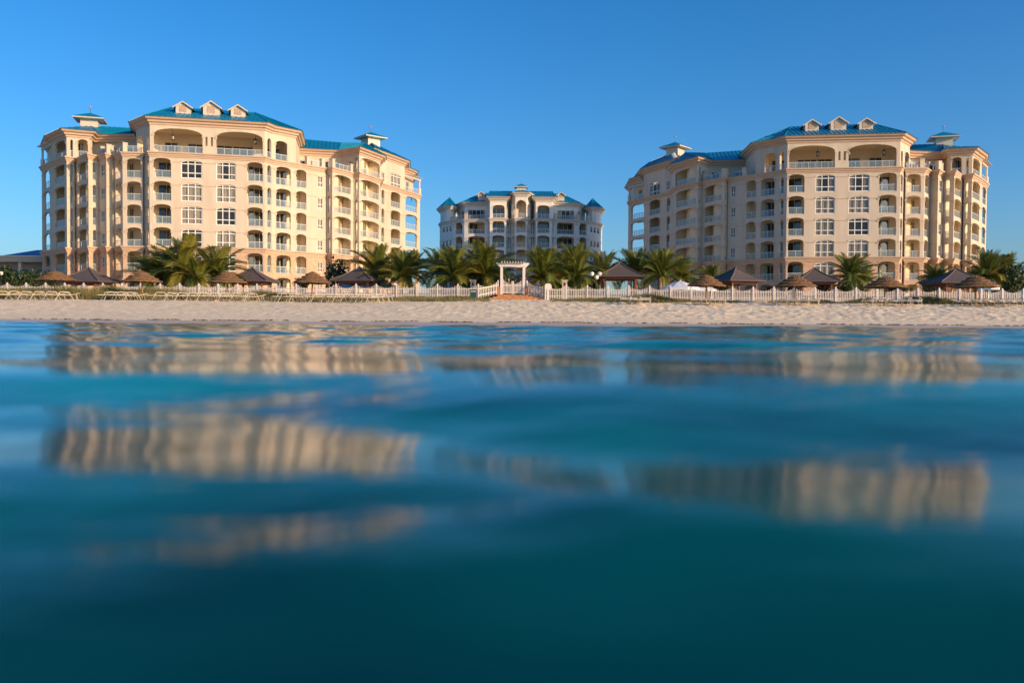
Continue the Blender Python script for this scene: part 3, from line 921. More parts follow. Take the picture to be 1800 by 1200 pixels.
def resort_wing(name, label, T, flip, dz, curtain_seed):
    rng.seed(curtain_seed)
    c0 = T(xy(364, 122))
    B = {'o': (c0.x, c0.y, 3.2), 'archk': 19.2}
    B['root'] = thing(name, (c0.x, c0.y, 3.2 + dz), label, 'building')
    pts, ops, grp = mirror_tools(T, flip)
    def block(plan, otab, gtab, floors, **k):
        return build_block(B, pts(plan), ops(plan, otab), grp(plan, gtab), floors, None, **k)
    P = pts(LOWER)
    block(LOWER, LOWER_OPS, LOWER_GRP, FLOORS)
    for nm, z, pr in (('cornice', 22.62, MIDPROF), ('cornice', 9.98, MIDPROF)):
        mb = MB(); sweep(mb, P, [(w, z + q) for w, q in pr]); mb.build(nm, MT['trim'], B['root'], B['o'])
    mb = MB(); sweep(mb, P, [(0.06, 2.0), (0.06, 3.6), (0, 3.6)]); mb.build('plinth', MT['stone'], B['root'], B['o'])
    # hidden back of the block and the flat roof over the lower storeys
    bk = [T(q) for q in (xy(92, 123.8), Vector((-66.3, 152)), Vector((-26, 170)), xy(708.8, 148))]
    if flip:
        bk = [bk[0], Vector((30.5, 187)), Vector((35, 187)), bk[2], bk[3]]
    if flip: bk = bk[::-1]
    mb = MB()
    hts = [26.3, 32.0, 32.0, PZ - .06, PZ - .06] if flip else [PZ - .06] * 4   # tall unseen rear wing, added to throw shade on the middle building
    for k, (a, b) in enumerate(zip(bk[:-1], bk[1:])):
        h2 = PZ - .06 if (flip and k == 2) else hts[k]
        mb.face([(a.x, a.y, 2), (b.x, b.y, 2), (b.x, b.y, hts[k + 1]), (a.x, a.y, h2)])
    if flip:
        mb.face([(p.x, p.y, z) for p, z in zip(bk[:3], hts[:3])])
        mb.face([(bk[0].x, bk[0].y, PZ), (bk[2].x, bk[2].y, PZ), (bk[2].x, bk[2].y, hts[2]), (bk[0].x, bk[0].y, hts[0])])
    mb.build('wall', MT['stucco'], B['root'], B['o'])
    inner = (bk[1:-1]) if flip else bk[1:-1][::-1]
    mb = MB(); mb.face([(p.x, p.y, PZ - .05) for p in P[1:-1] + inner]); mb.build('terrace_floor', MT['inner'], B['root'], B['o'])
    # top storey
    f = lambda h: [(PZ, h, 'stucco')]
    block(TOP_MAIN, {1: [(242, 252, 'b'), (257.5, 262, 's')], 2: [(270.5, 356.5, 'B'), (361.3, 365.2, 'v'), (370.8, 374.6, 'v'), (380.5, 462, 'B')], 3: [(470, 477, 's', 2.9)], 4: [(484.5, 505, 'b', 2.9)]},
          [(241, 1, 519, 4, 3.0, [(.05, .15), (.23, .36), (.46, .58), (.59, .75), (.86, .97)])], f(4.05), bands=False)
    block(TOP_TOWER, {1: [(97, 116, 'b')], 2: [(124.5, 129, 's')], 3: [(137.5, 155.5, 'b')], 6: [(172, 198, 'd'), (202, 214, 'd'), (219, 236, 'd')]},
          [(93, 1, 131, 2, 2.2, [(.08, .45)]), (134, 3, 157.5, 3, 2.0, [(.1, .5)])], f(3.25), bands=False)
    block(TOP_LINK, {0: [(526, 549, 'd'), (560, 577, 'd'), (580, 597, 'd')], 1: [(612, 619, 'k'), (623.5, 628, 's')], 2: [(635, 667, 'b')]},
          [(621.5, 1, 667, 2, 2.0, [(.12, .4)])], f(3.25), bands=False)
    block(TOP_END, {0: [(670.5, 676, 'k'), (686.5, 704, 'w')]}, [], f(4.7), bands=False)
    block(TOP_TIP, {0: [(713.5, 719, 'd')]}, [], f(3.9), bands=False)
    # roofs
    roof_from(B, T, flip, EAVE_TOWER, 26.35, [(122, 128.5, 28.6), (160, 128.5, 29.0), (242, 131, 29.2)], [0, 0, 0, 1, 1, 2])
    roof_from(B, T, flip, TOP_LINK, 26.35, [(519, 138, 29.3), (600, 139.5, 29.0), (640, 139.5, 29.0)], [0, 1, 2, 2, 2])
    roof_from(B, T, flip, TOP_END, 27.75, [(653, 146, 30.4), (690, 155, 30.4)], [0, 1, 1])
    roof_from(B, T, flip, TOP_TIP, 26.9, [(712, 158, 28.2)], [0, 0, 0])
    back = TOP_MAIN + [(512, 141), (262, 138), (247, 128)]
    rm, _ = roof_from(B, T, flip, back, 27.25, [(304, 123, 30.5), (448, 126, 30.5)], [0, 0, 0, 1, 1, 1, 1, 1, 0, 0])
    # dormers on the front slope
    a, b = xy(264, 115.3), xy(465, 118.6)
    if flip: yaw = (T(a) - T(b))
    else: yaw = T(b) - T(a)
    yaw = math.atan2(yaw.y, yaw.x)
    nn = Vector((-math.sin(yaw), math.cos(yaw)))
    for px, w, h in ((317, 1.9, 1.5), (367.5, 2.15, 1.8), (415.5, 1.9, 1.5)):
        S = Seg(a, b); q = T(Vector(S.p(S.u_of(px), 0)[:2])) + nn * 2.7
        dormer(B, (q.x, q.y), yaw, w, 28.72, h, 4.5)
    # cupolas
    q = T(xy(160, 128.5)); box_with_hip_roof(B, 'cupola', (q.x, q.y), (rad(17) if not flip else -rad(17)), 2.35, 28.2, 29.75, 0.95, 0.95, MT['white'])
    q = T(xy(651, 146)); box_with_hip_roof(B, 'cupola', (q.x, q.y), (rad(40) if not flip else -rad(40)), 2.3, 29.6, 31.0, 0.95, 0.95, MT['white'])
    # terrace piers and rails where the top storey stands back
    def PT(i): return T(xy(*LOWER[i]))
    def rails(idx, piers):
        L = [PT(i) for i in idx]
        if flip: L = L[::-1]
        sp = []; pr = []
        for p, r in zip(L[:-1], L[1:]):
            S = Seg(p, r)
            if S.L > 1.0: sp.append((p - S.n * 0.3, r - S.n * 0.3))
        for p in piers:
            k = [i for i, v in enumerate(L) if (v - PT(p)).length < 1e-3][0]
            S = Seg(L[max(k - 1, 0)], L[max(k - 1, 0) + 1])
            pr.append((PT(p) - S.n * 0.36 - S.d * (0.3 if k else -0.3), math.atan2(S.d.y, S.d.x)))
        pier_rail(B, L, PZ, pr, sp)
    rails([6, 7, 8, 9, 10], [6, 7, 8, 9])
    rails([15, 16, 18, 19], [15, 16, 18, 19])
    # white pergola frames on the open ends
    for (p0, p1) in (((737, 153.5), (712, 149.2)), ((76, 127.6), (91, 124.2))):
        a_, b_ = T(xy(*p0)), T(xy(*p1))
        mb = MB()
        mb.tube([(a_.x, a_.y, PZ), (a_.x, a_.y, PZ + 1.2)], 0.30, 8); mb.tube([(a_.x, a_.y, PZ + 1.2), (a_.x, a_.y, PZ + 2.6)], 0.16, 8)
        d = (b_ - a_).normalized(); yw = math.atan2(d.y, d.x); m_ = (a_ + b_) / 2; L = (b_ - a_).length
        mb.box((m_.x, m_.y, PZ + 2.6), L + 0.6, 0.3, 0.28, yw)
        for k in range(8):
            q = a_ + d * (L * (k + .5) / 8); mb.box((q.x, q.y, PZ + 2.88), 0.1, 1.6, 0.16, yw)
        mb.build('pergola_frame', MT['white'], B['root'], B['o'])
        put('railing', railing_mesh(B, Seg(*((b_, a_) if Seg(b_, a_).n.y < 0 else (a_, b_))), 0.1, L - 0.3, PZ, w=0.0), B['root'])
    return B, yaw

ident = lambda p: Vector(p)
LBc = (xy(263, 115.2) + xy(465, 118.6)) / 2
LBd = xy(465, 118.6) - xy(263, 115.2)
RBl, RBr = xy(1382, 123.2), xy(1581, 120.9)
RBc = (RBl + RBr) / 2; RBd = RBr - RBl
SC = RBd.length / LBd.length
ROT = math.atan2(RBd.y, RBd.x) - math.atan2(-LBd.y, LBd.x)
def mirrored(p):
    v = Vector((-(p[0] - LBc.x), p[1] - LBc.y)) * SC
    h = LBd.length * SC / 2
    if v.x < -h: v.x = -h + (v.x + h) * 0.82
    if v.x > h: v.x = h + (v.x - h) * 0.97
    c, s = math.cos(ROT), math.sin(ROT)
    return RBc + Vector((v.x * c - v.y * s, v.x * s + v.y * c))

LB, _ = resort_wing('apartment_building', 'large cream apartment block with teal metal roof on the left, brightly sunlit', ident, False, 0.0, 3)
RB, _ = resort_wing('apartment_building', 'large cream apartment block with teal metal roof on the right, its left wing in shade', mirrored, True, -0.35, 5)

# ------------------------------------------------------------------ the distant middle building
def middle_building():
    rng.seed(9)
    half = [(773, 198), (776, 194), (797, 189.5), (816, 187.5), (856, 186.5), (861, 184.8), (889.5, 184.8), (891, 187), (899, 187), (905.5, 184)]
    plan = half + [(1831 - p, z) for p, z in half[::-1]]
    n = len(plan) - 1
    def sym(t):
        out = dict(t)
        for i, l in t.items():
            out[n - 1 - i] = [(1831 - q[1], 1831 - q[0]) + tuple(q[2:]) for q in l]
        return out
    ot = sym({1: [(777.6, 781.6, 'a'), (783.6, 787.4, 'a'), (789.6, 793.2, 'a')], 2: [(800, 812.5, 'b')], 3: [(822, 852, 'b')], 4: [(857.3, 860, 's')],
              5: [(865.5, 886.5, 'b')], 7: [(892, 894.3, 's'), (895.6, 897.8, 's')], 8: [(900.5, 904.3, 's')]})
    ot[9] = [(907.3, 924, 'b')]
    def symg(l):
        return l + [(1831 - g[2], n - 1 - g[3], 1831 - g[0], n - 1 - g[1], g[4], [(1 - b, 1 - a) for a, b in g[5]]) for g in l]
    gt = symg([(798, 2, 815, 2, 2.0, [(.1, .6)]), (819, 3, 854, 3, 2.4, [(.05, .95)]), (862, 5, 889, 5, 2.4, [(.1, .9)]), (891.3, 7, 898.6, 7, 1.5, [(.1, .9)])])
    gt.append((899.5, 8, 931.5, 10, 2.2, [(.15, .85)]))
    c0 = xy(915.5, 190)
    B = {'o': (c0.x, c0.y, 3.3), 'archk': -9}
    B['root'] = thing('apartment_building', (c0.x, c0.y, 3.3), 'distant symmetrical apartment block with teal roof, mostly shaded, behind the palms and gate', 'building')
    pts, ops, grp = mirror_tools(ident, False)
    fl = [(3.6, 3.0, 'stone')] + [(6.6 + 3.13 * k, 3.13, 'stucco_grey') for k in range(5)]
    pz = 22.25
    block = lambda pl, o, g, f, **k: build_block(B, pts(pl), ops(pl, o), grp(pl, g), f, None, **k)
    block(plan, ot, gt, fl)
    P = pts(plan)
    for z in (22.3, 9.8):
        mb = MB(); sweep(mb, P, [(w, z + q) for w, q in MIDPROF]); mb.build('cornice', MT['trim_grey'], B['root'], B['o'])
    mb = MB(); sweep(mb, P, [(0.06, 2.0), (0.06, 3.7), (0, 3.7)]); mb.build('plinth', MT['stone'], B['root'], B['o'])
    bk = [P[0], Vector((-13.5, 215)), Vector((17.5, 215)), P[-1]]
    mb = MB()
    for a, b in zip(bk[:-1], bk[1:]):
        mb.face([(a.x, a.y, 2), (b.x, b.y, 2), (b.x, b.y, pz - .06), (a.x, a.y, pz - .06)])
    mb.build('wall', MT['stucco_grey'], B['root'], B['o'])
    mb = MB(); mb.face([(p.x, p.y, pz - .05) for p in P + bk[1:-1][::-1]]); mb.build('terrace_floor', MT['inner'], B['root'], B['o'])
    f = lambda h: [(pz, h, 'stucco_grey')]
    tower = [(895, 192), (899, 187), (905.5, 184), (925.5, 184), (932, 187), (936, 192)]
    block(tower, {1: [(900.6, 904.4, 's', 3.2)], 2: [(907, 924.5, 'T', 3.9)], 3: [(926.6, 930.4, 's', 3.2)]}, [(899.3, 1, 931.7, 3, 2.4, [(.15, .85)])], f(4.6), bands=False)
    mir = lambda pl: [(1831 - p, z) for p, z in pl[::-1]]
    bay = [(856, 190), (861, 184.8), (889.5, 184.8), (894, 189)]
    block(bay, {1: [(865.8, 886.7, 'b', 2.9)]}, [(861.5, 1, 889, 1, 2.4, [(.1, .9)])], f(4.1), bands=False)
    block(mir(bay), {1: [(1831 - 886.7, 1831 - 865.8, 'b', 2.9)]}, [(942, 1, 969.5, 1, 2.4, [(.1, .9)])], f(4.1), bands=False)
    link = [(803, 196), (817, 190.2), (858, 189.5)]
    block(link, {0: [(811, 816, 'd', 2.5)], 1: [(822, 852, 'd', 2.5)]}, [], f(3.4), bands=False)
    block(mir(link), {0: [(979, 1009, 'd', 2.5)], 1: [(1015, 1020, 'd', 2.5)]}, [], f(3.4), bands=False)
    drum = [(775.5, 200), (774, 196.5), (778, 193.3), (784, 191.6), (791, 191.2), (797, 192.3), (801, 196)]
    block(drum, {2: [(775, 777.6, 's', 2.3)], 4: [(785.4, 790, 's', 2.5)]}, [], f(2.9), bands=False)
    block(mir(drum), {1: [(1040.8, 1045.6, 's', 2.5)], 3: [(1053.2, 1056, 's', 2.3)]}, [], f(2.9), bands=False)
    idm = ident
    def rf(pl, z, r, i): roof_from(B, idm, False, pl, z, r, i, over=0.8, trim='trim_grey')
    block([(850, 191.6), (981, 191.6)], {}, [], f(4.1), bands=False)
    full = [(800, 200), (812, 190.6), (858, 189.6), (973, 189.6), (1019, 190.6), (1031, 200)]
    c = MB()
    rf(link, 26.4, [(846, 197, 29.5), (858, 197, 29.5)], [0, 0, 1])
    rf(mir(link), 26.4, [(973, 197, 29.5), (985, 197, 29.5)], [0, 1, 1])
    rf(bay, 26.9, [(861, 193, 29.4), (899, 193, 29.4)], [0, 0, 1, 1])
    rf(mir(bay), 26.9, [(932, 193, 29.4), (970, 193, 29.4)], [0, 0, 1, 1])
    rf(tower, 27.75, [(915.5, 190.5, 29.3)], [0] * 6)
    rf(drum, 25.7, [(790, 197, 28.4)], [0] * 7)
    rf(mir(drum), 25.7, [(1041, 197, 28.4)], [0] * 7)
    q = xy(915.5, 190.5)
    box_with_hip_roof(B, 'cupola', (q.x, q.y), 0, 2.0, 28.4, 29.75, 0.5, 0.7, MT['white'])
    for px in (845.5, 985.5):
        q = xy(px, 190.2); dormer(B, (q.x, q.y), 0, 1.5, 27.55, 1.25, 4.0)
    for a, b in (((776, 194), (797, 189.5)), ((797, 189.5), (816, 187.5)), ((816, 187.5), (856, 186.5))):
        for fl_ in (0, 1):
            A_, B_ = (xy(*a), xy(*b)) if not fl_ else (xy(1831 - b[0], b[1]), xy(1831 - a[0], a[1]))
            S = Seg(A_, B_)
            pier_rail(B, None, pz, [(A_ - S.n * .36 + S.d * .3, math.atan2(S.d.y, S.d.x))], [(A_ - S.n * .3, B_ - S.n * .3)])
    return B
CB = middle_building()

# hanging lanterns in the big arches of the top storey
def lantern(p, label, rz=0):
    t = thing('hanging_lantern', p, label, 'lantern', 'iron lanterns in the top arches')
    mb = MB(); mb.tube([(0, 0, 0.75), (0, 0, 1.75)], 0.03, 5); mb.build('rod', MT['iron'], t)
    mb = MB()
    mb.lathe([(0.05, 0.75), (0.26, 0.6), (0.24, 0.56), (0.22, 0.56)], 6)
    for k in range(6):
        a = k * math.pi / 3; mb.tube([(0.22 * math.cos(a), 0.22 * math.sin(a), 0.57), (0.17 * math.cos(a), 0.17 * math.sin(a), 0.02)], 0.022, 4)
    mb.lathe([(0.22, 0.06), (0.2, 0.0), (0.05, -0.08), (0.0, -0.08)], 6)
    mb.build('cage', MT['iron'], t)
    mb = MB(); mb.lathe([(0.0, 0.05), (0.14, 0.08), (0.17, 0.5), (0.0, 0.55)], 6); mb.build('lantern_glass', MT['curtain'], t)
    return t
CEIL = PZ + 4.05 - 0.28
S_ = Seg(xy(264, 115.3), xy(465, 118.6))
for px, lb in ((302, 'iron lantern in the left big arch of the left block'), (448, 'iron lantern in the right big arch of the left block')):
    q = Vector(S_.p(S_.u_of(px), 0)[:2]) - S_.n * 1.1
    lantern((q.x, q.y, CEIL - 1.75), lb)
S_ = Seg(mirrored(xy(465, 118.6)), mirrored(xy(264, 115.3)))
for px, lb in ((1438, 'iron lantern in the left big arch of the right block'), (1494, 'iron lantern beside the triple column of the right block'), (1555, 'iron lantern near the right corner of the right block')):
    q = Vector(S_.p(S_.u_of(px), 0)[:2]) - S_.n * 1.1
    lantern((q.x, q.y, CEIL - 1.75 - 0.35), lb)

# ------------------------------------------------------------------ picket fence and gate
MT['fence'] = mat('fence_paint', (0.74, 0.66, 0.58), 0.6, var=0.05, scale=3)
MT['brick'] = mat('brick_paving', (0.36, 0.15, 0.06), 0.85, scale=6, col2=(0.55, 0.27, 0.12), bump=0.3, bscale=12)
def fence_y(px): return 71.6 - 6.6 * px / 1800.0
TOPS = ([-30, 12, 281, 486, 697, 836, 1142, 1324, 1578, 1799, 1850], [495.5, 496, 497, 498, 498, 498.3, 501, 503, 504.5, 506.3, 506.6])
PH = 1.25
def post_mesh():
    mb = MB(); mb.box((0, 0, -0.5), 0.11, 0.11, PH + 0.42)
    mb.face([(-.06, -.06, PH - .08), (.06, -.06, PH - .08), (0, 0, PH)]); mb.face([(.06, -.06, PH - .08), (.06, .06, PH - .08), (0, 0, PH)])
    mb.face([(.06, .06, PH - .08), (-.06, .06, PH - .08), (0, 0, PH)]); mb.face([(-.06, .06, PH - .08), (-.06, -.06, PH - .08), (0, 0, PH)])
    return mb.mesh('post', MT['fence'])
POST = post_mesh()
PICK = {}
def picket_mesh(h):
    k = round(h, 2)
    if k not in PICK:
        w, t = 0.029, 0.011
        mb = MB()
        P = [(-w, 0.10), (w, 0.10), (w, k - 0.05), (0, k), (-w, k - 0.05)]
        mb.face([(x, -t, z) for x, z in P]); mb.face([(x, t, z) for x, z in P][::-1])
        for a, b in zip(P, P[1:] + P[:1]):
            mb.face([(a[0], -t, a[1]), (a[0], t, a[1]), (b[0], t, b[1]), (b[0], -t, b[1])])
        PICK[k] = mb.mesh('picket', MT['fence'])
    return PICK[k]

def fence(pts, label, n=12):
    """pts: world points of the posts' feet"""
    o = pts[len(pts) // 2]
    root = thing('picket_fence', o, label, 'fence')
    for p in pts: put('post', POST, root, p - o)
    for a, b in zip(pts[:-1], pts[1:]):
        d = b - a; yaw = math.atan2(d.y, d.x); L = math.hypot(d.x, d.y)
        mb = MB()
        u = Vector((d.x, d.y)) / L; nn = Vector((u.y, -u.x))
        for z in (0.28, 0.78):
            P = []
            for zz in (0, 0.07):
                for (q, w) in ((a, 0.045), (b, 0.045), (b, 0.015), (a, 0.015)):
                    P.append((q.x - o.x + nn.x * -w, q.y - o.y - nn.y * w, q.z - o.z + z + zz))
            rm = MB(); rm.hexa(P); rm.build('rail', MT['fence'], root)
        for k in range(n):
            t = (k + 1) / (n + 1)
            h = 0.90 + 0.28 * abs(2 * t - 1) ** 1.8
            q = a + d * t - o
            put('picket', picket_mesh(h), root, q, (rng.uniform(-.012, .012), rng.uniform(-.01, .01), yaw))

def footpt(px):
    Y = fence_y(px); py = float(np.interp(px, *TOPS))
    p = at(px, py, Y); return Vector((p.x, p.y, p.z - PH))
GY, GZ = 70.2, 2.42
LPX = [-21, 12.7, 46, 80, 113.7, 147, 180.7, 214.4, 247.3, 281.7, 315.7, 349.6, 383.6, 417.7, 451.7, 486, 521, 556, 590.8, 626, 661.6, 697.3, 732.7, 769, 805, 841]
RPX = [959, 996, 1032.5, 1068.7, 1105.5, 1142, 1179, 1215, 1251, 1287.7, 1324, 1360.5, 1396.5, 1433, 1469, 1505, 1541.5, 1577.7, 1613.6, 1651, 1687, 1724.7, 1762, 1799, 1836]
gl = at(875.5, 515, GY); gr = at(926.5, 515, GY)
fence([footpt(p) for p in LPX] + [Vector((gl.x, gl.y, GZ - 0.05))], 'scalloped white picket fence running left from the garden gate', 11)
fence([Vector((gr.x, gr.y, GZ - 0.05))] + [footpt(p) for p in RPX], 'scalloped white picket fence running right from the garden gate', 11)

# arbour over the gate
ax0, ax1 = at(881.6, 500, GY).x, at(921.0, 500, GY).x
acx = (ax0 + ax1) / 2; aw = ax1 - ax0
ztop = zat(900, 467.3, GY)
ar = thing('garden_arbour', (acx, GY, GZ), 'white wooden arbour with slatted top standing over the garden gate', 'arbour')
for sx in (-1, 1):
    for dy in (0, 1.0):
        mb = MB(); mb.box((sx * aw / 2, dy, -0.3), 0.21, 0.16, ztop - GZ + 0.3); mb.build('post', MT['fence'], ar)
for dy in (-0.10, 1.10):
    mb = MB(); e = aw / 2 + 0.46; z = ztop - GZ
    P = [(-e + .28, dy - .03, z - 0.06), (e - .28, dy - .03, z - 0.06), (e - .28, dy + .03, z - 0.06), (-e + .28, dy + .03, z - 0.06), (-e, dy - .03, z + .24), (e, dy - .03, z + .24), (e, dy + .03, z + .24), (-e, dy + .03, z + .24)]
    mb.hexa(P); mb.build('beam', MT['fence'], ar)
for k in range(9):
    x = -aw / 2 + 0.02 + (aw - 0.04) * k / 8
    mb = MB(); mb.box((x, 0.5, ztop - GZ + 0.2), 0.06, 1.9, 0.15); mb.build('rafter', MT['fence'], ar)
gt = thing('garden_gate', (acx, GY - 0.02, GZ), 'white two leaf picket gate under the arbour at the top of the steps', 'gate')
for s in (-1, 1):
    lw = (aw - 0.24) / 2
    mb = MB()
    for z in (0.12, 0.72): mb.box((s * (lw / 2 + 0.02), 0.03, z), lw - .04, 0.04, 0.09)
    leaf = mb.build('gate_leaf', MT['fence'], gt)
    mb = MB(); mb.box((s * 0.055, 0, 0.05), 0.085, 0.05, 1.05); mb.build('gate_stile', MT['fence'], leaf)
    for k in range(6):
        t = (k + 1) / 6.0
        put('picket', picket_mesh(0.88 + 0.36 * t ** 2), leaf, (s * (0.06 + (lw - 0.1) * t), 0, 0))
for s, lb in ((-1, 'low orange brick pier at the left foot of the arbour'), (1, 'low orange brick pier at the right foot of the arbour')):
    t = thing('brick_pier', (acx + s * (aw / 2 + 0.27), GY + 0.15, GZ), lb, 'pier')
    mb = MB(); mb.box((0, 0, -0.4), 0.26, 0.5, 0.98); mb.build('shaft', MT['brick'], t)
    mb = MB(); mb.box((0, 0, 0.58), 0.32, 0.56, 0.06); mb.build('cap', MT['brick'], t)
st = thing('brick_steps', (acx, GY - 1.2, 1.85), 'orange brick steps leading up from the sand to the garden gate', 'steps')
def slab(name, xl0, xr0, xl1, xr1, y0, y1, z0, z1):
    mb = MB()
    P = [(xl0, y0, z0), (xr0, y0, z0), (xr1, y1, z0), (xl1, y1, z0), (xl0, y0, z1), (xr0, y0, z1), (xr1, y1, z1), (xl1, y1, z1)]
    mb.hexa(P); mb.build(name, MT['brick'], st)
slab('step', -1.85, 1.75, -1.75, 2.3, -1.9, 1.25, -0.35, 0.21)
slab('step', -1.55, 1.5, -1.45, 1.85, -1.4, 1.25, 0.213, 0.33)
slab('step', -1.25, 1.2, -1.25, 1.4, -0.85, 1.25, 0.333, 0.45)
slab('landing', -1.2, 1.2, -1.2, 1.2, 0.5, 4.0, 0.453, 0.57)
mb = MB()
P = [(1.40, -1.3, -0.3), (2.9, -0.9, -0.3), (2.75, 1.2, -0.3), (1.36, 1.2, -0.3), (1.40, -1.3, 0.10), (2.9, -0.9, 0.12), (2.75, 1.2, 0.16), (1.36, 1.2, 0.52)]
mb.hexa(P); mb.build('cheek_slope', MT['brick'], st)
# sign board on a post
p = at(963.5, 527, 67.4)
sg = thing('board_sign', (p.x, p.y, 1.9), 'blank white gabled sign board on a post in front of the fence', 'sign')
mb = MB(); mb.box((0, 0, -0.4), 0.2, 0.1, 1.35); mb.build('post', MT['fence'], sg)
mb = MB(); w = .27
F = [(-w, .86), (w, .86), (w, 1.16), (.13, 1.33), (-.13, 1.33), (-w, 1.16)]
mb.face([(x, -.09, z) for x, z in F]); mb.face([(x, -.055, z) for x, z in F][::-1])
for a, b in zip(F, F[1:] + F[:1]): mb.face([(a[0], -.09, a[1]), (a[0], -.055, a[1]), (b[0], -.055, b[1]), (b[0], -.09, b[1])])
mb.build('board', MT['fence'], sg)
# litter bin
MT['bin'] = mat('bin_green', (0.012, 0.07, 0.055), 0.5, var=0.1, scale=4)
p = at(832, 526, 67.2)
bn = thing('litter_bin', (p.x, p.y, 1.88), 'dark green litter bin standing by the fence left of the steps', 'bin')
mb = MB(); mb.box((0, 0, -0.1), 0.5, 0.45, 0.72); mb.build('body', MT['bin'], bn)
mb = MB(); mb.box((0, 0, 0.76), 0.56, 0.5, 0.07)
for sx in (-1, 1):
    for sy in (-1, 1): mb.box((sx * .22, sy * .19, 0.62), 0.05, 0.05, 0.14)
mb.build('lid', MT['bin'], bn)

# ------------------------------------------------------------------ thatched beach umbrellas
MT['thatch'] = mat('thatch', (0.12, 0.06, 0.024), 0.95, scale=9, col2=(0.29, 0.155, 0.062), bump=0.8, bscale=16, stretch=(1.6, 1.6, 0.6))
MT['pole'] = mat('pole_wood', (0.30, 0.17, 0.08), 0.8, var=0.2, scale=5, stretch=(4, 4, 0.5))
def umbrella_proto():
    t = thing('thatched_umbrella', (0, 0, 0), '', 'beach umbrella', 'thatched umbrellas along the beach')
    mb = MB(); mb.tube([(0, 0, -0.4), (0.01, 0, 0.8), (0, 0, 1.75)], [0.075, 0.07, 0.06], 8); mb.build('pole', MT['pole'], t, smooth=True)
    tiers = [(1.42, 1.37, 1.00, 1.55), (1.13, 1.56, 0.72, 1.73), (0.82, 1.75, 0.42, 1.92), (0.52, 1.93, 0.02, 2.20)]
    for (r0, z0, r1, z1) in tiers:
        mb = MB()
        n = 40
        prof = [(r0 - 0.05, z0 - 0.06), (r0 + 0.02, z0 - 0.02), (r0, z0 + 0.05), ((r0 + r1) / 2 + 0.03, (z0 + z1) / 2 + 0.02), (r1, z1)]
        i0 = len(mb.v)
        for k, (r, z) in enumerate(prof):
            for j in range(n):
                a = 2 * math.pi * j / n
                q = rng.uniform(-.045, .045) if k < 3 else rng.uniform(-.015, .015)
                mb.v.append(((r + q) * math.cos(a), (r + q) * math.sin(a), z + rng.uniform(-.035, .02) * (1 if k < 3 else .5)))
        for k in range(len(prof) - 1):
            for j in range(n):
                mb.f.append((i0 + k * n + j, i0 + k * n + (j + 1) % n, i0 + (k + 1) * n + (j + 1) % n, i0 + (k + 1) * n + j)); mb.m.append(0)
        mb.build('thatch_layer', MT['thatch'], t)
    mb = MB()
    for k in range(8):
        a = k * math.pi / 4; mb.tube([(0.05 * math.cos(a), 0.05 * math.sin(a), 1.95), (1.3 * math.cos(a), 1.3 * math.sin(a), 1.36)], 0.025, 4)
    mb.build('rib', MT['pole'], t)
    return t
UMB = [(97.5, 523, 475.8, 68.5, 1.10, 'in front of the far left pavilion'), (250, 528.5, 476, 64.5, 1.0, 'left of the palm cluster'), (399.5, 529.5, 477, 64, 1.0, 'beside the second pavilion from left'),
       (549, 531.5, 477, 63.5, 0.97, 'alone before the sunlit end of the left block'), (1241, 531, 482, 63, 0.97, 'beside the white market canopy'), (1397.5, 532.5, 482.3, 62.5, 1.02, 'before the middle pavilion of the right block'),
       (1555, 534, 484.6, 62.5, 1.05, 'right of the short palm by the right block'), (1715, 534, 483, 62.2, 1.12, 'at the far right before the last pavilion')]
proto = umbrella_proto()
for i, (px, pb, pa, Y, s, where) in enumerate(UMB):
    b = at(px, pb, Y); z = gz(b.x, Y) - 0.02
    hgt = (zat(px, pa, Y) - z) / 2.20
    lb = 'thatched umbrella on a pole, ' + where
    if i == 0: o = proto; o.location = (b.x, Y, z)
    else: o = dup(proto, (b.x, Y, z), rng.uniform(0, 6))
    o['label'] = lb; o.scale = (s, s, hgt)
    o.rotation_euler = (rng.uniform(-.02, .02), rng.uniform(-.02, .02), rng.uniform(0, 6))

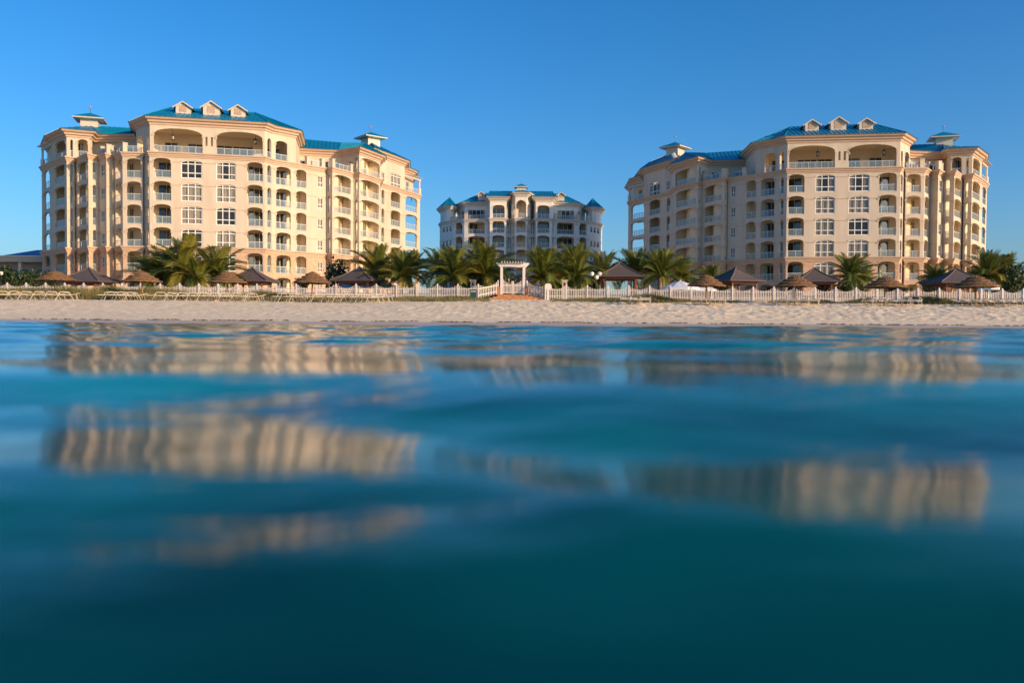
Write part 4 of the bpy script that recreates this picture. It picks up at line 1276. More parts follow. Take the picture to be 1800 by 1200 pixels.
# ------------------------------------------------------------------ hip-roofed pavilions behind the fence
MT['shingle'] = mat('roof_shingle', (0.070, 0.052, 0.048), 0.85, scale=7, col2=(0.13, 0.10, 0.09), bump=0.6, bscale=10, stretch=(1, 1, 2.5))
MT['ridge'] = mat('ridge_cap', (0.13, 0.095, 0.085), 0.8)
MT['post_red'] = mat('post_stain', (0.20, 0.075, 0.045), 0.7, var=0.15, scale=4)
def pavilion_proto():
    t = thing('beach_pavilion', (0, 0, 0), '', 'pavilion', 'hip roofed pavilions behind the fence')
    h = 2.1; ze = 2.35; za = 3.55
    co = [(-h, -h), (h, -h), (h, h), (-h, h)]
    rings = [(1.0, ze), (0.62, ze + .36), (0.30, ze + .76), (0.02, za)]
    for k in range(4):
        a, b = co[k], co[(k + 1) % 4]
        mb = MB()
        for (s0, z0), (s1, z1) in zip(rings[:-1], rings[1:]):
            mb.face([(a[0] * s0, a[1] * s0, z0), (b[0] * s0, b[1] * s0, z0), (b[0] * s1, b[1] * s1, z1), (a[0] * s1, a[1] * s1, z1)])
        mb.face([(a[0], a[1], ze), (b[0], b[1], ze), (b[0], b[1], ze - .1), (a[0], a[1], ze - .1)])
        mb.build('roof_slope', MT['shingle'], t)
        mb = MB(); mb.tube([(a[0] * s, a[1] * s, z + .03) for s, z in rings], 0.055, 5); mb.build('hip_cap', MT['ridge'], t)
    mb = MB(); mb.face([(x, y, ze - .1) for x, y in co][::-1]); mb.build('ceiling', MT['post_red'], t)
    mb = MB(); mb.tube([(0, 0, za - .1), (0, 0, za + .16)], [0.12, 0.05], 6); mb.build('finial', MT['ridge'], t)
    for (x, y) in co:
        mb = MB(); mb.box((x * .66, y * .66, -0.9), 0.17, 0.17, ze + .8); mb.build('post', MT['post_red'], t)
    for k in range(4):
        mb = MB(); c = [(0, -1), (1, 0), (0, 1), (-1, 0)][k]
        mb.box((c[0] * h * .66, c[1] * h * .66, ze - .32), (.12 if c[0] else 2 * h * .66 - .16), (.12 if c[1] else 2 * h * .66 - .16), .18); mb.build('beam', MT['post_red'], t)
    return t
PAV = [(156, 470, 76, 11, 1.02, 'between the first two thatched umbrellas from the left'), (443, 470, 78, 19, 1.0, 'just right of the left palm cluster'), (632.5, 469, 77, 16, 1.0, 'beside the pale blue canopies, right of the left block'),
       (1090.5, 461.5, 76, -38, 1.02, 'with open sky below its roof, right of the gate palms'), (1293.5, 470, 79, -7, 1.0, 'with sunlit yellow posts, right of the white canopy'),
       (1431, 471, 79, -24, 0.98, 'directly before the front windows of the right block'), (1680.5, 472, 75, -15, 1.12, 'at the far right, partly behind the last thatched umbrella')]
proto = pavilion_proto()
for i, (px, pa, Y, dx, s, where) in enumerate(PAV):
    b = at(px, pa, Y); z = b.z - 3.6
    # the near hip leans dx photo pixels off the middle: that fixes the turn
    yaw = math.asin(max(-.7, min(.7, dx / 44.0))) + rad(45) + math.atan2(-b.x, Y)
    lb = 'brown shingled pavilion ' + where
    o = proto if i == 0 else dup(proto, (0, 0, 0))
    o.location = (b.x, Y, z); o.rotation_euler = (0, 0, yaw); o.scale = (s * .94, s * .94, 1)
    o['label'] = lb

# ------------------------------------------------------------------ sun loungers
MT['lounger'] = mat('lounger_frame', (0.62, 0.54, 0.42), 0.5)
MT['strap'] = mat('lounger_strap', (0.60, 0.53, 0.43), 0.6, var=0.06, scale=5)
def lounger_proto():
    t = thing('sun_lounger', (0, 0, 0), '', 'sun lounger', 'strap loungers along the beach')
    mb = MB()                                            # side rails and cross tubes, long axis along x
    for s in (-1, 1):
        mb.tube([(-1.0, s * .31, .34), (0.35, s * .31, .34)], .017, 5)
    mb.tube([(-1.0, -.31, .34), (-1.0, .31, .34)], .017, 5); mb.tube([(.35, -.31, .34), (.35, .31, .34)], .017, 5)
    mb.build('bed_frame', MT['lounger'], t)
    for k in range(11):
        x = -0.93 + k * 0.118
        mb = MB(); mb.box((x, 0, .35), .085, .62, .012); mb.build('strap', MT['strap'], t)
    mb = MB()
    for s in (-1, 1): mb.tube([(.35, s * .30, .34), (.98, s * .30, .50)], .017, 5)
    mb.tube([(.98, -.30, .50), (.98, .30, .50)], .017, 5)
    bk = mb.build('backrest', MT['lounger'], t)
    for k in range(5):
        x = .43 + k * .12; z = .34 + (x - .35) * .254
        mb = MB(); mb.hexa([(x - .04, -.3, z), (x + .04, -.3, z + .02), (x + .04, .3, z + .02), (x - .04, .3, z), (x - .04, -.3, z + .012), (x + .04, -.3, z + .032), (x + .04, .3, z + .032), (x - .04, .3, z + .012)])
        mb.build('strap', MT['strap'], bk)
    for s in (-1, 1):                                    # trapezoid loop: two legs and the arm between them
        mb = MB(); mb.tube([(-.62, s * .35, -.03), (-.33, s * .35, .52), (-.26, s * .35, .57), (.20, s * .35, .57), (.27, s * .35, .52), (.55, s * .35, -.03)], .019, 6)
        mb.build('leg_loop', MT['lounger'], t)
    for s in (-1, 1):
        mb = MB(); mb.tube([(.72, s * .28, .43), (.85, s * .28, -.03)], .016, 5); mb.build('rear_leg', MT['lounger'], t)
    return t
# (photo columns, base row, yaw in degrees, where)
LGR = [([6, 26, 48, 70, 92, 114], 528.5, 36, 'by the far left umbrella'), ([196, 214, 232], 527.5, 40, 'by the second umbrella from left'),
       ([283, 303, 322, 341, 359], 529, 32, 'between the second and third umbrellas'), ([379, 396, 418, 442], 530, 34, 'at the third umbrella from left'),
       ([500, 520], 531.5, 30, 'left of the fourth umbrella'), ([560, 577, 594, 611], 532, 32, 'just right of the fourth umbrella'), ([633, 652, 670], 532.3, 38, 'farthest right of the fourth umbrella'),
       ([1099, 1117, 1134], 536.5, 84, 'alone on the sand right of the gate'), ([1224, 1240, 1257, 1266], 537, 78, 'by the umbrella at the white canopy'),
       ([1376, 1393, 1412, 1430], 539, 66, 'by the sixth umbrella from left'), ([1528, 1546, 1572, 1592, 1608], 540, 48, 'by the seventh umbrella from left'), ([1698, 1718, 1738, 1758, 1780, 1797], 541.5, 130, 'by the far right umbrella')]
proto = lounger_proto()
first = True
for (pxs, py, yaw, where) in LGR:
    for k, px in enumerate(pxs):
        Y = 61.0 + rng.uniform(-.35, .35) + (0.6 if px < 300 else 0) - (1.0 if px > 1050 else 0)
        b = at(px, py, Y)
        o = proto if first else dup(proto, (0, 0, 0))
        first = False
        o.location = (b.x, Y, gz(b.x, Y) + 0.05); o.rotation_euler = (0, 0, rad(yaw + rng.uniform(-9, 9)))
        o['label'] = '%s white lounger in the row ' % ORD[k + 1] + where

# ------------------------------------------------------------------ palms and shrubs
def leaf_mat(name, c1, c2, c3):
    m = bpy.data.materials.new(name); m.use_nodes = True
    t = m.node_tree; b = t.nodes['Principled BSDF']
    b.inputs['Roughness'].default_value = 0.5
    oi = t.nodes.new('ShaderNodeObjectInfo'); r = t.nodes.new('ShaderNodeValToRGB')
    e = r.color_ramp.elements
    e[0].color = (*c1, 1); e[1].color = (*c3, 1); e[1].position = 1.0
    q = e.new(0.62); q.color = (*c2, 1)
    t.links.new(oi.outputs['Random'], r.inputs['Fac'])
    tr = t.nodes.new('ShaderNodeBsdfTranslucent'); mx = t.nodes.new('ShaderNodeMixShader'); mx.inputs[0].default_value = 0.25
    out = t.nodes['Material Output']
    t.links.new(r.outputs[0], b.inputs['Base Color']); t.links.new(r.outputs[0], tr.inputs['Color'])
    t.links.new(b.outputs[0], mx.inputs[1]); t.links.new(tr.outputs[0], mx.inputs[2]); t.links.new(mx.outputs[0], out.inputs['Surface'])
    return m
MT['frond'] = leaf_mat('palm_leaf', (0.085, 0.120, 0.018), (0.17, 0.19, 0.028), (0.30, 0.24, 0.03))
MT['leaf'] = leaf_mat('shrub_leaf', (0.022, 0.045, 0.010), (0.045, 0.075, 0.015), (0.09, 0.11, 0.02))
MT['trunk'] = mat('palm_trunk', (0.20, 0.14, 0.085), 0.9, scale=7, col2=(0.36, 0.26, 0.17), bump=0.6, bscale=9, stretch=(1, 1, 4))
def frond_mesh(L, curve, seed, stiff=1.0):
    r = random.Random(seed); mb = MB()
    N = 14; pts = []; p = Vector((0, 0, 0)); a = 0.0
    tw = r.uniform(-.12, .12)
    for i in range(N + 1):
        pts.append(p.copy())
        a -= curve / N * (0.4 + 1.2 * i / N)
        p = p + Vector((math.cos(a), tw * i / N, math.sin(a))) * (L / N)
    mb.tube(pts, [0.035 * (1 - .85 * i / N) for i in range(N + 1)], 3, cap=False)
    M_ = 56
    for k in range(M_):
        t = 0.10 + 0.90 * k / (M_ - 1)
        f = t * N; i = min(int(f), N - 1); q = pts[i].lerp(pts[i + 1], f - i)
        d = (pts[i + 1] - pts[i]).normalized()
        ln = L * 0.27 * (0.35 + 1.5 * t * (1.08 - t) * 1.6) * r.uniform(.82, 1.1)
        for s in (-1, 1):
            side = Vector((0, s, 0)); up = side.cross(d) * s
            if up.z < 0: up = -up
            dr = (side * 0.82 + d * (0.42 + .5 * t) + up * (0.34 * stiff - 0.16) + Vector((0, 0, r.uniform(-.12, .12)))).normalized()
            mid = q + dr * ln * .55
            tip = q + dr * ln + Vector((0, 0, -ln * r.uniform(.18, .42) / stiff))
            w = d * r.uniform(.0075, .011)
            mb.face([q - w * .6, q + w * .6, mid + w, mid - w]); mb.face([mid - w, mid + w, tip])
    return mb.mesh('frond', MT['frond'])
FR = [[frond_mesh(1.0, c, 10 * j + i) for j in range(3)] for i, c in enumerate((0.55, 1.05, 1.5, 1.95))]
DATE = [[frond_mesh(1.0, c, 90 + 10 * j + i, 1.6) for j in range(2)] for i, c in enumerate((0.4, 0.8, 1.1))]
def trunk_mesh(h, r, lean, seed):
    rr = random.Random(seed); mb = MB(); n = 8
    pts = [(lean * (i / n) ** 1.5, 0, h * i / n) for i in range(-2, n + 1) if i >= 0]
    pts = [(0, 0, -0.5)] + pts
    mb.tube(pts, [r * 1.25] + [r * (1.15 - .3 * i / n) * (1.12 if i % 2 else .96) for i in range(n + 1)], 9)
    return mb.mesh('trunk', MT['trunk'], smooth=True)
def palm(px, pcy, Y, L, label, n=22, upright=0.0, date=False, seed=0, group='young palms behind the fence'):
    r = random.Random(seed * 7 + int(px))
    c = at(px, pcy, Y); z0 = gz(c.x, Y) - 0.05
    h = max(0.4, c.z - z0)
    t = thing('palm_tree', (c.x, Y, z0), label, 'palm tree', group, r.uniform(0, 6.28))
    put('trunk', trunk_mesh(h, 0.20 if date else 0.15, r.uniform(-.15, .15), int(px)), t)
    base = Vector((0, 0, h))
    for k in range(n):
        a = k * 2.399963 + r.uniform(-.25, .25)
        q = (k + .5) / n
        el = (84 - 95 * q ** 1.15 + upright * 12 * (1 - q)) + r.uniform(-8, 8)
        src = DATE if date else FR
        ci = min(len(src) - 1, int(q * len(src) * 0.999 + r.uniform(-.35, .35)) if q * len(src) > .3 else 0)
        me = r.choice(src[max(0, ci)])
        s = L * (0.80 + 0.25 * math.sin(math.pi * min(1, q * 1.1))) * r.uniform(.9, 1.08)
        put('frond', me, t, base + Vector((math.cos(a) * .06, math.sin(a) * .06, r.uniform(-.08, .05))), (r.uniform(-.5, .5), -rad(el), a), s)
    return t
PALMS = [(322, 484, 75, 3.3, 'tallest upright palm in the middle of the left palm cluster', 24, 1), (290, 486, 77, 2.8, 'palm left of the tallest one in the left cluster', 22, 0), (378, 484, 76, 2.9, 'rounded palm at the right side of the left cluster', 24, 0),
         (266, 492, 78, 2.3, 'low palm at the left edge of the left cluster', 18, 0), (347, 492, 74, 2.1, 'short yellowish palm at the front of the left cluster', 18, 0),
         (664, 482, 79, 2.8, 'stiff spreading palm just right of the third pavilion', 26, 0, True), (706, 488, 76, 2.7, 'dark low palm between third pavilion and open sky gap', 24, 1), (722, 481, 83, 2.5, 'palm behind the dark low palm, left of the sky gap', 22, 0, True),
         (770, 480, 81, 2.6, 'stiff palm with bare trunk at the right of the sky gap', 24, 0, True), (797, 490, 74, 3.3, 'big upright palm with a yellow drooping frond left of the gate', 24, 1), (829, 486, 79, 2.6, 'palm between the two big palms left of the gate', 20, 0),
         (853, 487, 75, 3.4, 'tall upright palm nearest to the arbour on its left', 24, 1), (874, 488, 80, 2.3, 'small palm tucked behind the left arbour post', 18, 0),
         (953, 490, 74, 3.1, 'upright palm nearest to the arbour on its right', 24, 1), (983, 487, 80, 2.5, 'darker palm between the two big palms right of the gate', 20, 0), (1010, 488, 75, 3.2, 'big palm behind the stone pillar right of the gate', 26, 1),
         (1060, 484, 80, 2.7, 'palm behind the globe lamps, left of the fourth pavilion', 24, 0), (1117, 482, 81, 2.7, 'palm just right of the fourth pavilion roof', 22, 0, True), (1161, 484, 78, 2.8, 'stocky date palm with thick trunk left of the white canopy', 30, 0, True),
         (1198, 487, 83, 2.2, 'palm behind the white market canopy', 20, 0, True), (1252, 494, 86, 1.9, 'small palm behind the umbrella at the white canopy', 18, 0), (1494, 487, 79, 2.9, 'single palm before the right block beside the sixth umbrella', 26, 0),
         (1518, 493, 82, 2.0, 'low palm just right of the single palm by the right block', 18, 0), (1646, 494, 85, 2.4, 'palm poking up behind the far right pavilion', 20, 0), (1733, 489, 79, 3.3, 'tall palm at the far right behind the last umbrella', 22, 1), (1768, 490, 81, 3.1, 'palm nearest the right picture edge', 24, 1)]
for i, row in enumerate(PALMS):
    palm(row[0], row[1], row[2], row[3] * (1.1 if i < 6 else (1.0 if row[0] < 1300 else .88)), row[4], n=row[5] + 8, upright=row[6], date=len(row) > 7, seed=i)
# the yellow drooping frond seen left of the gate
p = at(797, 503, 73.8)

def shrub_mesh(seed, n=900):
    r = random.Random(seed); mb = MB()
    lobes = [(Vector((r.uniform(-.7, .7), r.uniform(-.5, .5), r.uniform(.3, .9))), r.uniform(.35, .6)) for _ in range(9)]
    for _ in range(n):
        c, R_ = r.choice(lobes)
        d = Vector((r.gauss(0, 1), r.gauss(0, 1), r.gauss(0, 1))).normalized()
        p = c + d * R_ * r.uniform(.55, 1.08)
        if p.z < 0.02: continue
        u = Vector((r.gauss(0, 1), r.gauss(0, 1), r.gauss(0, 1))).normalized(); v = u.cross(d).normalized() if abs(u.dot(d)) < .99 else d.orthogonal()
        s = r.uniform(.06, .12)
        mb.face([p - u * s, p + v * s * .45, p + u * s, p - v * s * .45])
    return mb.mesh('foliage', MT['leaf'])
SH = [shrub_mesh(i) for i in range(4)]
def stems_mesh(seed):
    r = random.Random(seed); mb = MB()
    for k in range(5):
        a = r.uniform(0, 6.28); mb.tube([(0, 0, -.2), (.25 * math.cos(a), .25 * math.sin(a), .35), (.5 * math.cos(a), .5 * math.sin(a), .8)], [.04, .03, .012], 5)
    return mb.mesh('stem', MT['trunk'])
STEM = stems_mesh(3)
SHR = [(8, 79, 1.5, 'dark shrub at the left picture edge under the globe lamp', 1.5), (34, 79, 1.4, 'dark shrub before the low building, second from the left edge', 1.3), (60, 80, 1.4, 'dark shrub behind the far left thatched umbrella', 1.3), (82, 81, 1.2, 'shrub between far left umbrella and the first block', 1.2),
       (588, 82, 1.5, 'tall green shrub right of the fourth thatched umbrella', 2.0), (535, 86, 1.0, 'small bright shrub before the left block door', 1.0), (815, 76, 1.1, 'shrub filling the foot of the palms left of the gate', 1.0), (865, 78, 1.1, 'shrub beside the left post of the arbour', 1.0),
       (975, 77, 1.2, 'shrub between the palms right of the gate', 1.1), (1035, 79, 1.2, 'shrub under the globe lamps right of the gate', 1.2), (1215, 86, 1.3, 'shrub behind the white market canopy', 1.4), (1275, 83, 1.3, 'shrub behind the yellow pavilion posts', 1.3),
       (1450, 81, 1.2, 'shrub right of the sixth thatched umbrella', 1.1), (1478, 78, 1.2, 'shrub at the foot of the single palm by the right block', 1.0), (1578, 84, 1.0, 'small shrub right of the seventh thatched umbrella', 0.9), (1640, 80, 1.3, 'shrub in the shade of the far right pavilion', 1.2),
       (1752, 80, 1.8, 'large dark shrub left of the right picture edge', 2.0), (1782, 78, 1.9, 'large dark shrub at the right picture edge', 2.0), (1812, 80, 1.9, 'dark shrub half outside the right picture edge', 2.2)]
for i, (px, Y, w, lb, hh) in enumerate(SHR):
    c = at(px, 505, Y); t = thing('shrub', (c.x, Y, gz(c.x, Y) - .05), lb, 'shrub', 'shrubs behind the fence', rng.uniform(0, 6))
    f = put('foliage', SH[i % 4], t, (0, 0, 0), None, (w, w, hh * 1.25)); put('stem', STEM, t, (0, 0, 0), None, (w, w, hh))

# ------------------------------------------------------------------ dune grass
HPX = [-60, 0, 300, 335, 400, 460, 500, 640, 700, 800, 845, 862, 870, 952, 970, 990, 1040, 1080, 1130, 1165, 1200, 1350, 1440, 1470, 1520, 1565, 1640, 1700, 1800, 1860]
HH = [.62, .62, .55, .34, .32, .50, .38, .22, .20, .30, .18, .06, 0, 0, .08, .16, .30, .36, .42, .34, .16, .15, .30, .22, .40, .30, .50, .36, .34, .34]
def grass():
    r = np.random.RandomState(4)
    n = 150000
    px = r.uniform(-60, 1860, n); t = r.rand(n) ** 1.25
    yf = fence_y(px)
    front = 62.6 + 1.0 * np.sin(px / 47.0) * .5 + (px > 950) * 0.5 + (px < 330) * .3
    Y = front + (yf + 0.5 - front) * (1 - t) + r.normal(0, .12, n)
    X = np.array([CROT @ Vector((p - 900, 90, -1500)) for p in (0, 1800)])
    X = (px - 900) / 1500.0 * Y
    cl = hash_noise(X, Y, 1.6, 8) + 0.6 * hash_noise(X, Y, 0.6, 9)
    H = np.interp(px, HPX, HH) * np.clip(0.95 + cl * 1.0, 0.2, 1.7) * (0.6 + 0.6 * r.rand(n))
    keep = (H > 0.05) & (r.rand(n) < 0.75 + cl)
    X, Y, H = X[keep], Y[keep], H[keep]; n = len(X)
    Zb = ground_z(X, Y)
    a = r.rand(n) * 6.28; w = 0.016 + 0.014 * r.rand(n); ln = H * (0.15 + .5 * r.rand(n)); b = r.rand(n) * 6.28
    ca, sa = np.cos(a) * w, np.sin(a) * w
    v0 = np.stack([X - ca, Y - sa, Zb - .04], -1); v1 = np.stack([X + ca, Y + sa, Zb - .04], -1)
    v2 = np.stack([X + np.cos(b) * ln, Y + np.sin(b) * ln, Zb + H], -1)
    co = np.stack([v0, v1, v2], 1).reshape(-1, 3)
    me = bpy.data.meshes.new('dune_grass')
    me.vertices.add(3 * n); me.vertices.foreach_set('co', co.astype(np.float32).ravel())
    me.loops.add(3 * n); me.loops.foreach_set('vertex_index', np.arange(3 * n, dtype=np.int32))
    me.polygons.add(n); me.polygons.foreach_set('loop_start', np.arange(0, 3 * n, 3, dtype=np.int32))
    me.update(calc_edges=True)
    m = mat('dune_grass', (0.085, 0.095, 0.022), 0.8, scale=0.5, col2=(0.25, 0.20, 0.07)); me.materials.append(m)
    tag(put('dune_grass', me), kind='stuff')
grass()
# line of dried weed at the high-water mark
def wrack():
    r = random.Random(12); mb = MB()
    x = -60.0
    while x < 60:
        x += r.expovariate(9)
        if math.sin(x * .7) + math.sin(x * 1.9 + 1) + r.uniform(-1, 1) < -0.9: continue
        y = 46.4 + float(shore_shift(x)) * (1) + .12 * math.sin(x * .9) + .06 * math.sin(x * 2.3) + r.gauss(0, .05)
        z = gz(x, y); s = r.uniform(.03, .10); a = r.uniform(-.4, .4)
        c, q = math.cos(a) * s * 2, math.sin(a) * s * 2
        mb.face([(x - c, y - q, z + .005), (x, y - s * .8, z + .012), (x + c, y + q, z + .005), (x, y + s * .8, z + .012 + s * .45)])
        mb.face([(x - c, y - q, z), (x, y - s * .3, z + s * .6), (x + c, y + q, z)])
    m = mat('dried_weed', (0.11, 0.065, 0.035), 0.9, var=.3, scale=3)
    tag(mb.build('seaweed', m), kind='stuff')
wrack()

# ------------------------------------------------------------------ canopies, pillars, lamps, person, low building
MT['canvas'] = mat('canvas', (0.74, 0.73, 0.71), 0.8, var=.05, scale=2)
MT['bluecanvas'] = mat('blue_canvas', (0.34, 0.44, 0.56), 0.8, var=.08, scale=2)
def canopy(px, py_apex, Y, R_, drop, label, m, n=8, valance=.22):
    a = at(px, py_apex, Y); zg = gz(a.x, Y); h = a.z - zg
    t = thing('shade_canopy', (a.x, Y, zg), label, 'canopy', None, rng.uniform(0, 1))
    mb = MB()
    for k in range(n):
        t0, t1 = 2 * math.pi * k / n, 2 * math.pi * (k + 1) / n
        tm = (t0 + t1) / 2
        p0 = (R_ * math.cos(t0), R_ * math.sin(t0), h - drop); p1 = (R_ * math.cos(t1), R_ * math.sin(t1), h - drop)
        pm = (R_ * .93 * math.cos(tm), R_ * .93 * math.sin(tm), h - drop + .03)
        q0 = (R_ * .5 * math.cos(t0), R_ * .5 * math.sin(t0), h - drop * .42); q1 = (R_ * .5 * math.cos(t1), R_ * .5 * math.sin(t1), h - drop * .42)
        qm = (R_ * .48 * math.cos(tm), R_ * .48 * math.sin(tm), h - drop * .47)
        ap = (0, 0, h)
        for tri in ((ap, q0, qm), (ap, qm, q1), (q0, p0, pm, qm), (qm, pm, p1, q1)): mb.face(tri)
        for u, v in ((p0, pm), (pm, p1)): mb.face([u, v, (v[0], v[1], v[2] - valance), (u[0], u[1], u[2] - valance)])
    mb.build('canopy_cloth', m, t)
    mb = MB(); mb.tube([(0, 0, -.2), (0, 0, h + .08)], .04, 6); mb.build('pole', MT['frame'], t)
canopy(1196, 493.5, 73, 1.75, .62, 'white market canopy behind the fence, left of the fifth umbrella', MT['canvas'])
canopy(1228, 499, 76, 1.6, .5, 'second white canopy half hidden behind the fifth umbrella', MT['canvas'])
canopy(620, 492.5, 82, 1.6, .55, 'pale blue canopy under the left side of the third pavilion', MT['bluecanvas'])
canopy(661, 491.5, 83, 1.9, .6, 'pale blue canopy to the right of the third pavilion', MT['bluecanvas'])
canopy(935, 486.5, 80, 1.3, .7, 'blue canopy seen just right of the arbour', MT['bluecanvas'], 4)
canopy(1738, 499, 72, 0.9, .3, 'small pale canopy behind the far right umbrella', MT['canvas'], 4)
MT['pillar'] = mat('pillar_stone', (0.50, 0.40, 0.28), 0.9, var=.2, scale=8, bump=.5, bscale=10)
for px, py, lb in ((992.5, 491.8, 'square stone pillar with lamp niche behind the fence right of the gate'), (831.5, 491.8, 'square stone pillar behind the fence above the green bin')):
    a = at(px, py, 72.0); zg = gz(a.x, 72)
    t = thing('stone_pillar', (a.x, 72, zg), lb, 'pillar'); h = a.z - zg
    mb = MB(); mb.box((0, 0, -.2), .42, .42, h + .08); mb.build('shaft', MT['pillar'], t)
    mb = MB(); mb.box((0, 0, h - .12), .52, .52, .12); mb.build('cap', MT['pillar'], t)
    mb = MB(); mb.box((0, -.225, h - .5), .14, .06, .2); mb.tube([(0, -.23, h - .3), (0, -.23, h - .22)], .05, 5); mb.build('lamp', MT['iron'], t)
MT['globe'] = mat('globe_glass', (0.85, 0.80, 0.70), 0.25)
def globe_lamp(px, py, Y, globes, label):
    a = at(px, py, Y); zg = gz(a.x, Y); h = a.z - zg
    t = thing('globe_lamp_post', (a.x, Y, zg), label, 'lamp post')
    mb = MB(); mb.tube([(0, 0, -.2), (0, 0, h - .2)], .05, 7); mb.build('pole', MT['iron'], t)
    for (dx, dz) in globes:
        mb = MB(); mb.lathe([(0.001, -.2), (.12, -.15), (.19, -.03), (.19, .06), (.12, .16), (.001, .2)], 12, (dx, 0, h + dz)); mb.build('globe', MT['globe'], t, smooth=True)
        mb = MB(); mb.tube([(0, 0, h - .35), (dx, 0, h - .22 + dz)], .025, 5); mb.build('bracket', MT['iron'], t)
globe_lamp(1047.5, 484, 73, [(-.34, .12), (.33, .14), (.06, -.17)], 'lamp post with three white globes left of the fourth pavilion')
globe_lamp(2, 480, 78, [(0, 0)], 'lamp post with one white globe at the left picture edge')

# person just inside the gate
MT['skin'] = mat('skin', (0.16, 0.085, 0.055), 0.6)
MT['shirt'] = mat('shirt_cloth', (0.36, 0.33, 0.36), 0.85, var=.08, scale=8)
MT['trousers'] = mat('trouser_cloth', (0.05, 0.05, 0.06), 0.9)
MT['hair'] = mat('dark_hair', (0.012, 0.01, 0.009), 0.7)
def skin_mesh(name, V, E, Rr, m, parent, root=0, sub=2):
    me = bpy.data.meshes.new(name); me.from_pydata([Vector(v) for v in V], E, []); me.materials.append(m)
    o = put(name, me, parent)
    sk = o.modifiers.new('skin', 'SKIN')
    lay = me.skin_vertices[0] if me.skin_vertices else None
    if lay is None:
        bm_ = bmesh.new(); bm_.from_mesh(me); bm_.verts.layers.skin.verify(); bm_.to_mesh(me); bm_.free(); lay = me.skin_vertices[0]
    for i, rr in enumerate(Rr):
        lay.data[i].radius = (rr, rr) if not isinstance(rr, tuple) else rr
    lay.data[root].use_root = True
    s = o.modifiers.new('sub', 'SUBSURF'); s.levels = sub; s.render_levels = sub
    sk.use_smooth_shade = True
    return o
def person(px, py_head, Y, label):
    a = at(px, py_head, Y); z = a.z - 1.66
    t = thing('person', (a.x - .05, Y, z), label, 'person', None, 0)
    V = [(0, 0, .95), (.03, 0, 1.12), (.08, 0, 1.34), (.14, 0, 1.46), (.17, 0, 1.55), (.20, 0, 1.65),      # pelvis, waist, chest, neck, head
         (0, -.10, .90), (.05, -.11, .50), (-.02, -.11, .07), (.12, -.12, .03),
         (0, .10, .90), (-.02, .11, .50), (-.08, .11, .07), (.06, .12, .03),
         (.10, -.19, 1.38), (.20, -.24, 1.12), (.40, -.20, 1.02), (.49, -.18, 1.0),
         (.10, .19, 1.38), (.18, .24, 1.12), (.36, .20, 1.0), (.45, .18, .98)]
    E = [(0, 1), (1, 2), (2, 3), (3, 4), (4, 5), (0, 6), (6, 7), (7, 8), (8, 9), (0, 10), (10, 11), (11, 12), (12, 13), (2, 14), (14, 15), (15, 16), (16, 17), (2, 18), (18, 19), (19, 20), (20, 21)]
    R_ = [.13, .12, .14, .055, .09, .085, .085, .06, .042, .03, .085, .06, .042, .03, .06, .045, .035, .035, .06, .045, .035, .035]
    skin_mesh('body', V, E, R_, MT['skin'], t)
    V2 = [(0, 0, .92), (.03, 0, 1.12), (.08, 0, 1.34), (.125, 0, 1.43), (.10, -.19, 1.38), (.17, -.23, 1.2), (.10, .19, 1.38), (.16, .23, 1.2)]
    skin_mesh('shirt', V2, [(0, 1), (1, 2), (2, 3), (2, 4), (4, 5), (2, 6), (6, 7)], [.155, .145, .165, .075, .08, .07, .08, .07], MT['shirt'], t)
    V3 = [(0, 0, .95), (0, -.10, .88), (.05, -.11, .50), (-.02, -.11, .10), (0, .10, .88), (-.02, .11, .50), (-.08, .11, .10)]
    skin_mesh('trousers', V3, [(0, 1), (1, 2), (2, 3), (0, 4), (4, 5), (5, 6)], [.145, .10, .078, .07, .10, .078, .07], MT['trousers'], t)
    V4 = [(.155, 0, 1.60), (.175, 0, 1.69)]
    skin_mesh('hair', V4, [(0, 1)], [.085, .095], MT['hair'], t)
    mb = MB()
    for s in (-1, 1): mb.lathe([(0, -.012), (.012, 0), (0, .012)], 6, (.287, s * .03, 1.635))
    mb.build('eye', MT['hair'], t)
person(892.5, 485.5, 73.0, 'person with dark hair in a grey shirt just behind the gate')

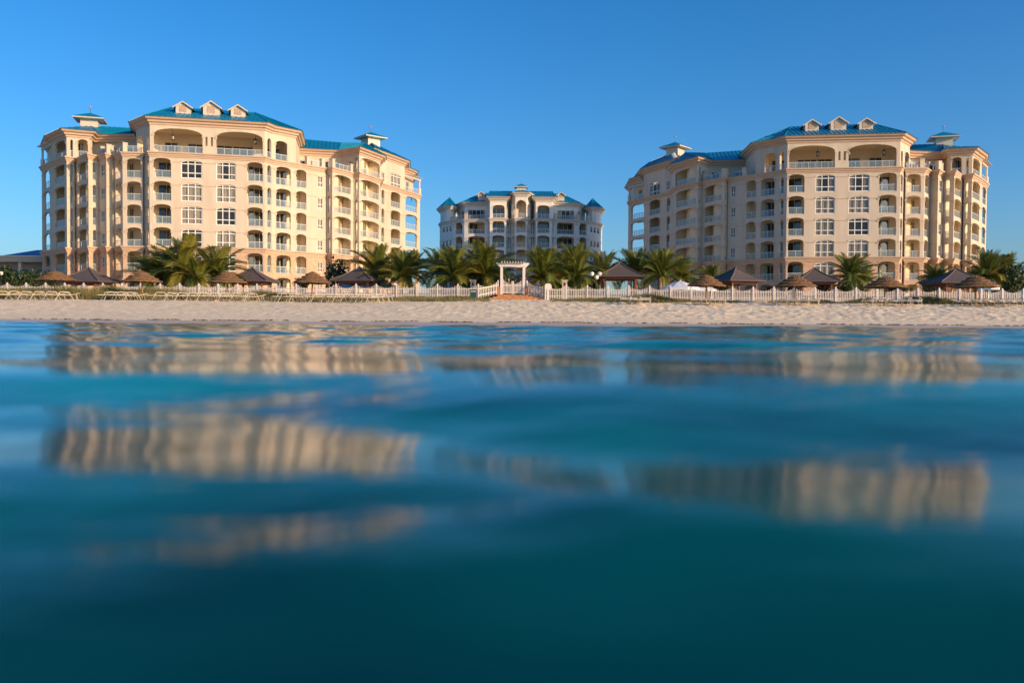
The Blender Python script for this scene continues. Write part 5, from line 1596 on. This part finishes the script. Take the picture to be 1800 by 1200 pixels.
# low building at the left edge
MT['lowwall'] = mat('grey_stucco', (0.42, 0.36, 0.29), 0.85, var=.05, scale=1)
MT['lowroof'] = mat('blue_roof', (0.10, 0.17, 0.33), 0.6, var=.06, scale=1)
def low_building():
    Y = 131.0
    x0, x1 = at(-150, 480, Y).x, at(77, 480, Y).x
    zt = zat(20, 449.5, Y); zf = zat(20, 460.5, Y); zg = 3.0
    t = thing('low_building', ((x0 + x1) / 2, Y, zg), 'low grey building with flat white eave and teal doors at the left edge', 'building')
    o = ((x0 + x1) / 2, Y, zg)
    mb = MB(); S = Seg((x0, Y + 2.4), (x1, Y + 2.4))
    doors = []
    for a, b in ((15, 23), (24.5, 31), (38, 49), (64.5, 76)):
        u0, u1 = S.u_of(a), S.u_of(b); doors.append(dict(u0=max(.1, u0), u1=min(S.L - .05, u1), zb=3.2, zt=zf - 1.0 - zg, rise=0, t='d'))
    wall(mb, S, zg, zf + .2, doors, .2, False)
    mb.build('wall', MT['lowwall'], t, o)
    for d in doors:
        m2 = MB(); m2.hexa([S.p(d['u0'], zg + 3.2, -.12), S.p(d['u1'], zg + 3.2, -.12), S.p(d['u1'], zg + 3.2, -.06), S.p(d['u0'], zg + 3.2, -.06), S.p(d['u0'], zf - 1, -.12), S.p(d['u1'], zf - 1, -.12), S.p(d['u1'], zf - 1, -.06), S.p(d['u0'], zf - 1, -.06)])
        m2.build('door', MT['teal_door'], t, o)
    mb = MB(); mb.box(((x0 + x1) / 2, Y + 4, zf), x1 - x0, 9, (zt - zf) * .8); mb.build('eave', MT['lowwall'], t, o)
    mb = MB(); mb.box(((x0 + x1) / 2, Y + 4, zf + (zt - zf) * .8), x1 - x0 + .5, 9.4, (zt - zf) * .2); mb.build('coping', MT['white'], t, o)
    mb = MB(); mb.box(((x0 + x1) / 2, Y + 1, zg), x1 - x0, 3.2, 3.15); mb.build('terrace', MT['lowwall'], t, o)
    for px in (35, -8, -60):
        c = at(px, 480, Y); mb = MB(); mb.box((c.x, Y + .1, zg + 3.15), .36, .36, zf - zg - 3.15); mb.build('column', MT['white'], t, o)
    mb = MB(); z = zt; xa, xb = at(-14, 450, Y + 3).x, at(100, 450, Y + 3).x
    hm = zat(80, 439.5, Y + 10)
    A, Bq, C, D = (xa, Y + 3, z), (xb, Y + 3, z), (xb, Y + 17, z), (xa, Y + 17, z); r0, r1 = (xa + 3.2, Y + 10, hm), (xb, Y + 10, hm)
    mb.face([A, Bq, r1, r0]); mb.face([D, A, r0]); mb.face([C, D, r0, r1])
    mb.build('roof', MT['lowroof'], t, o)
low_building()
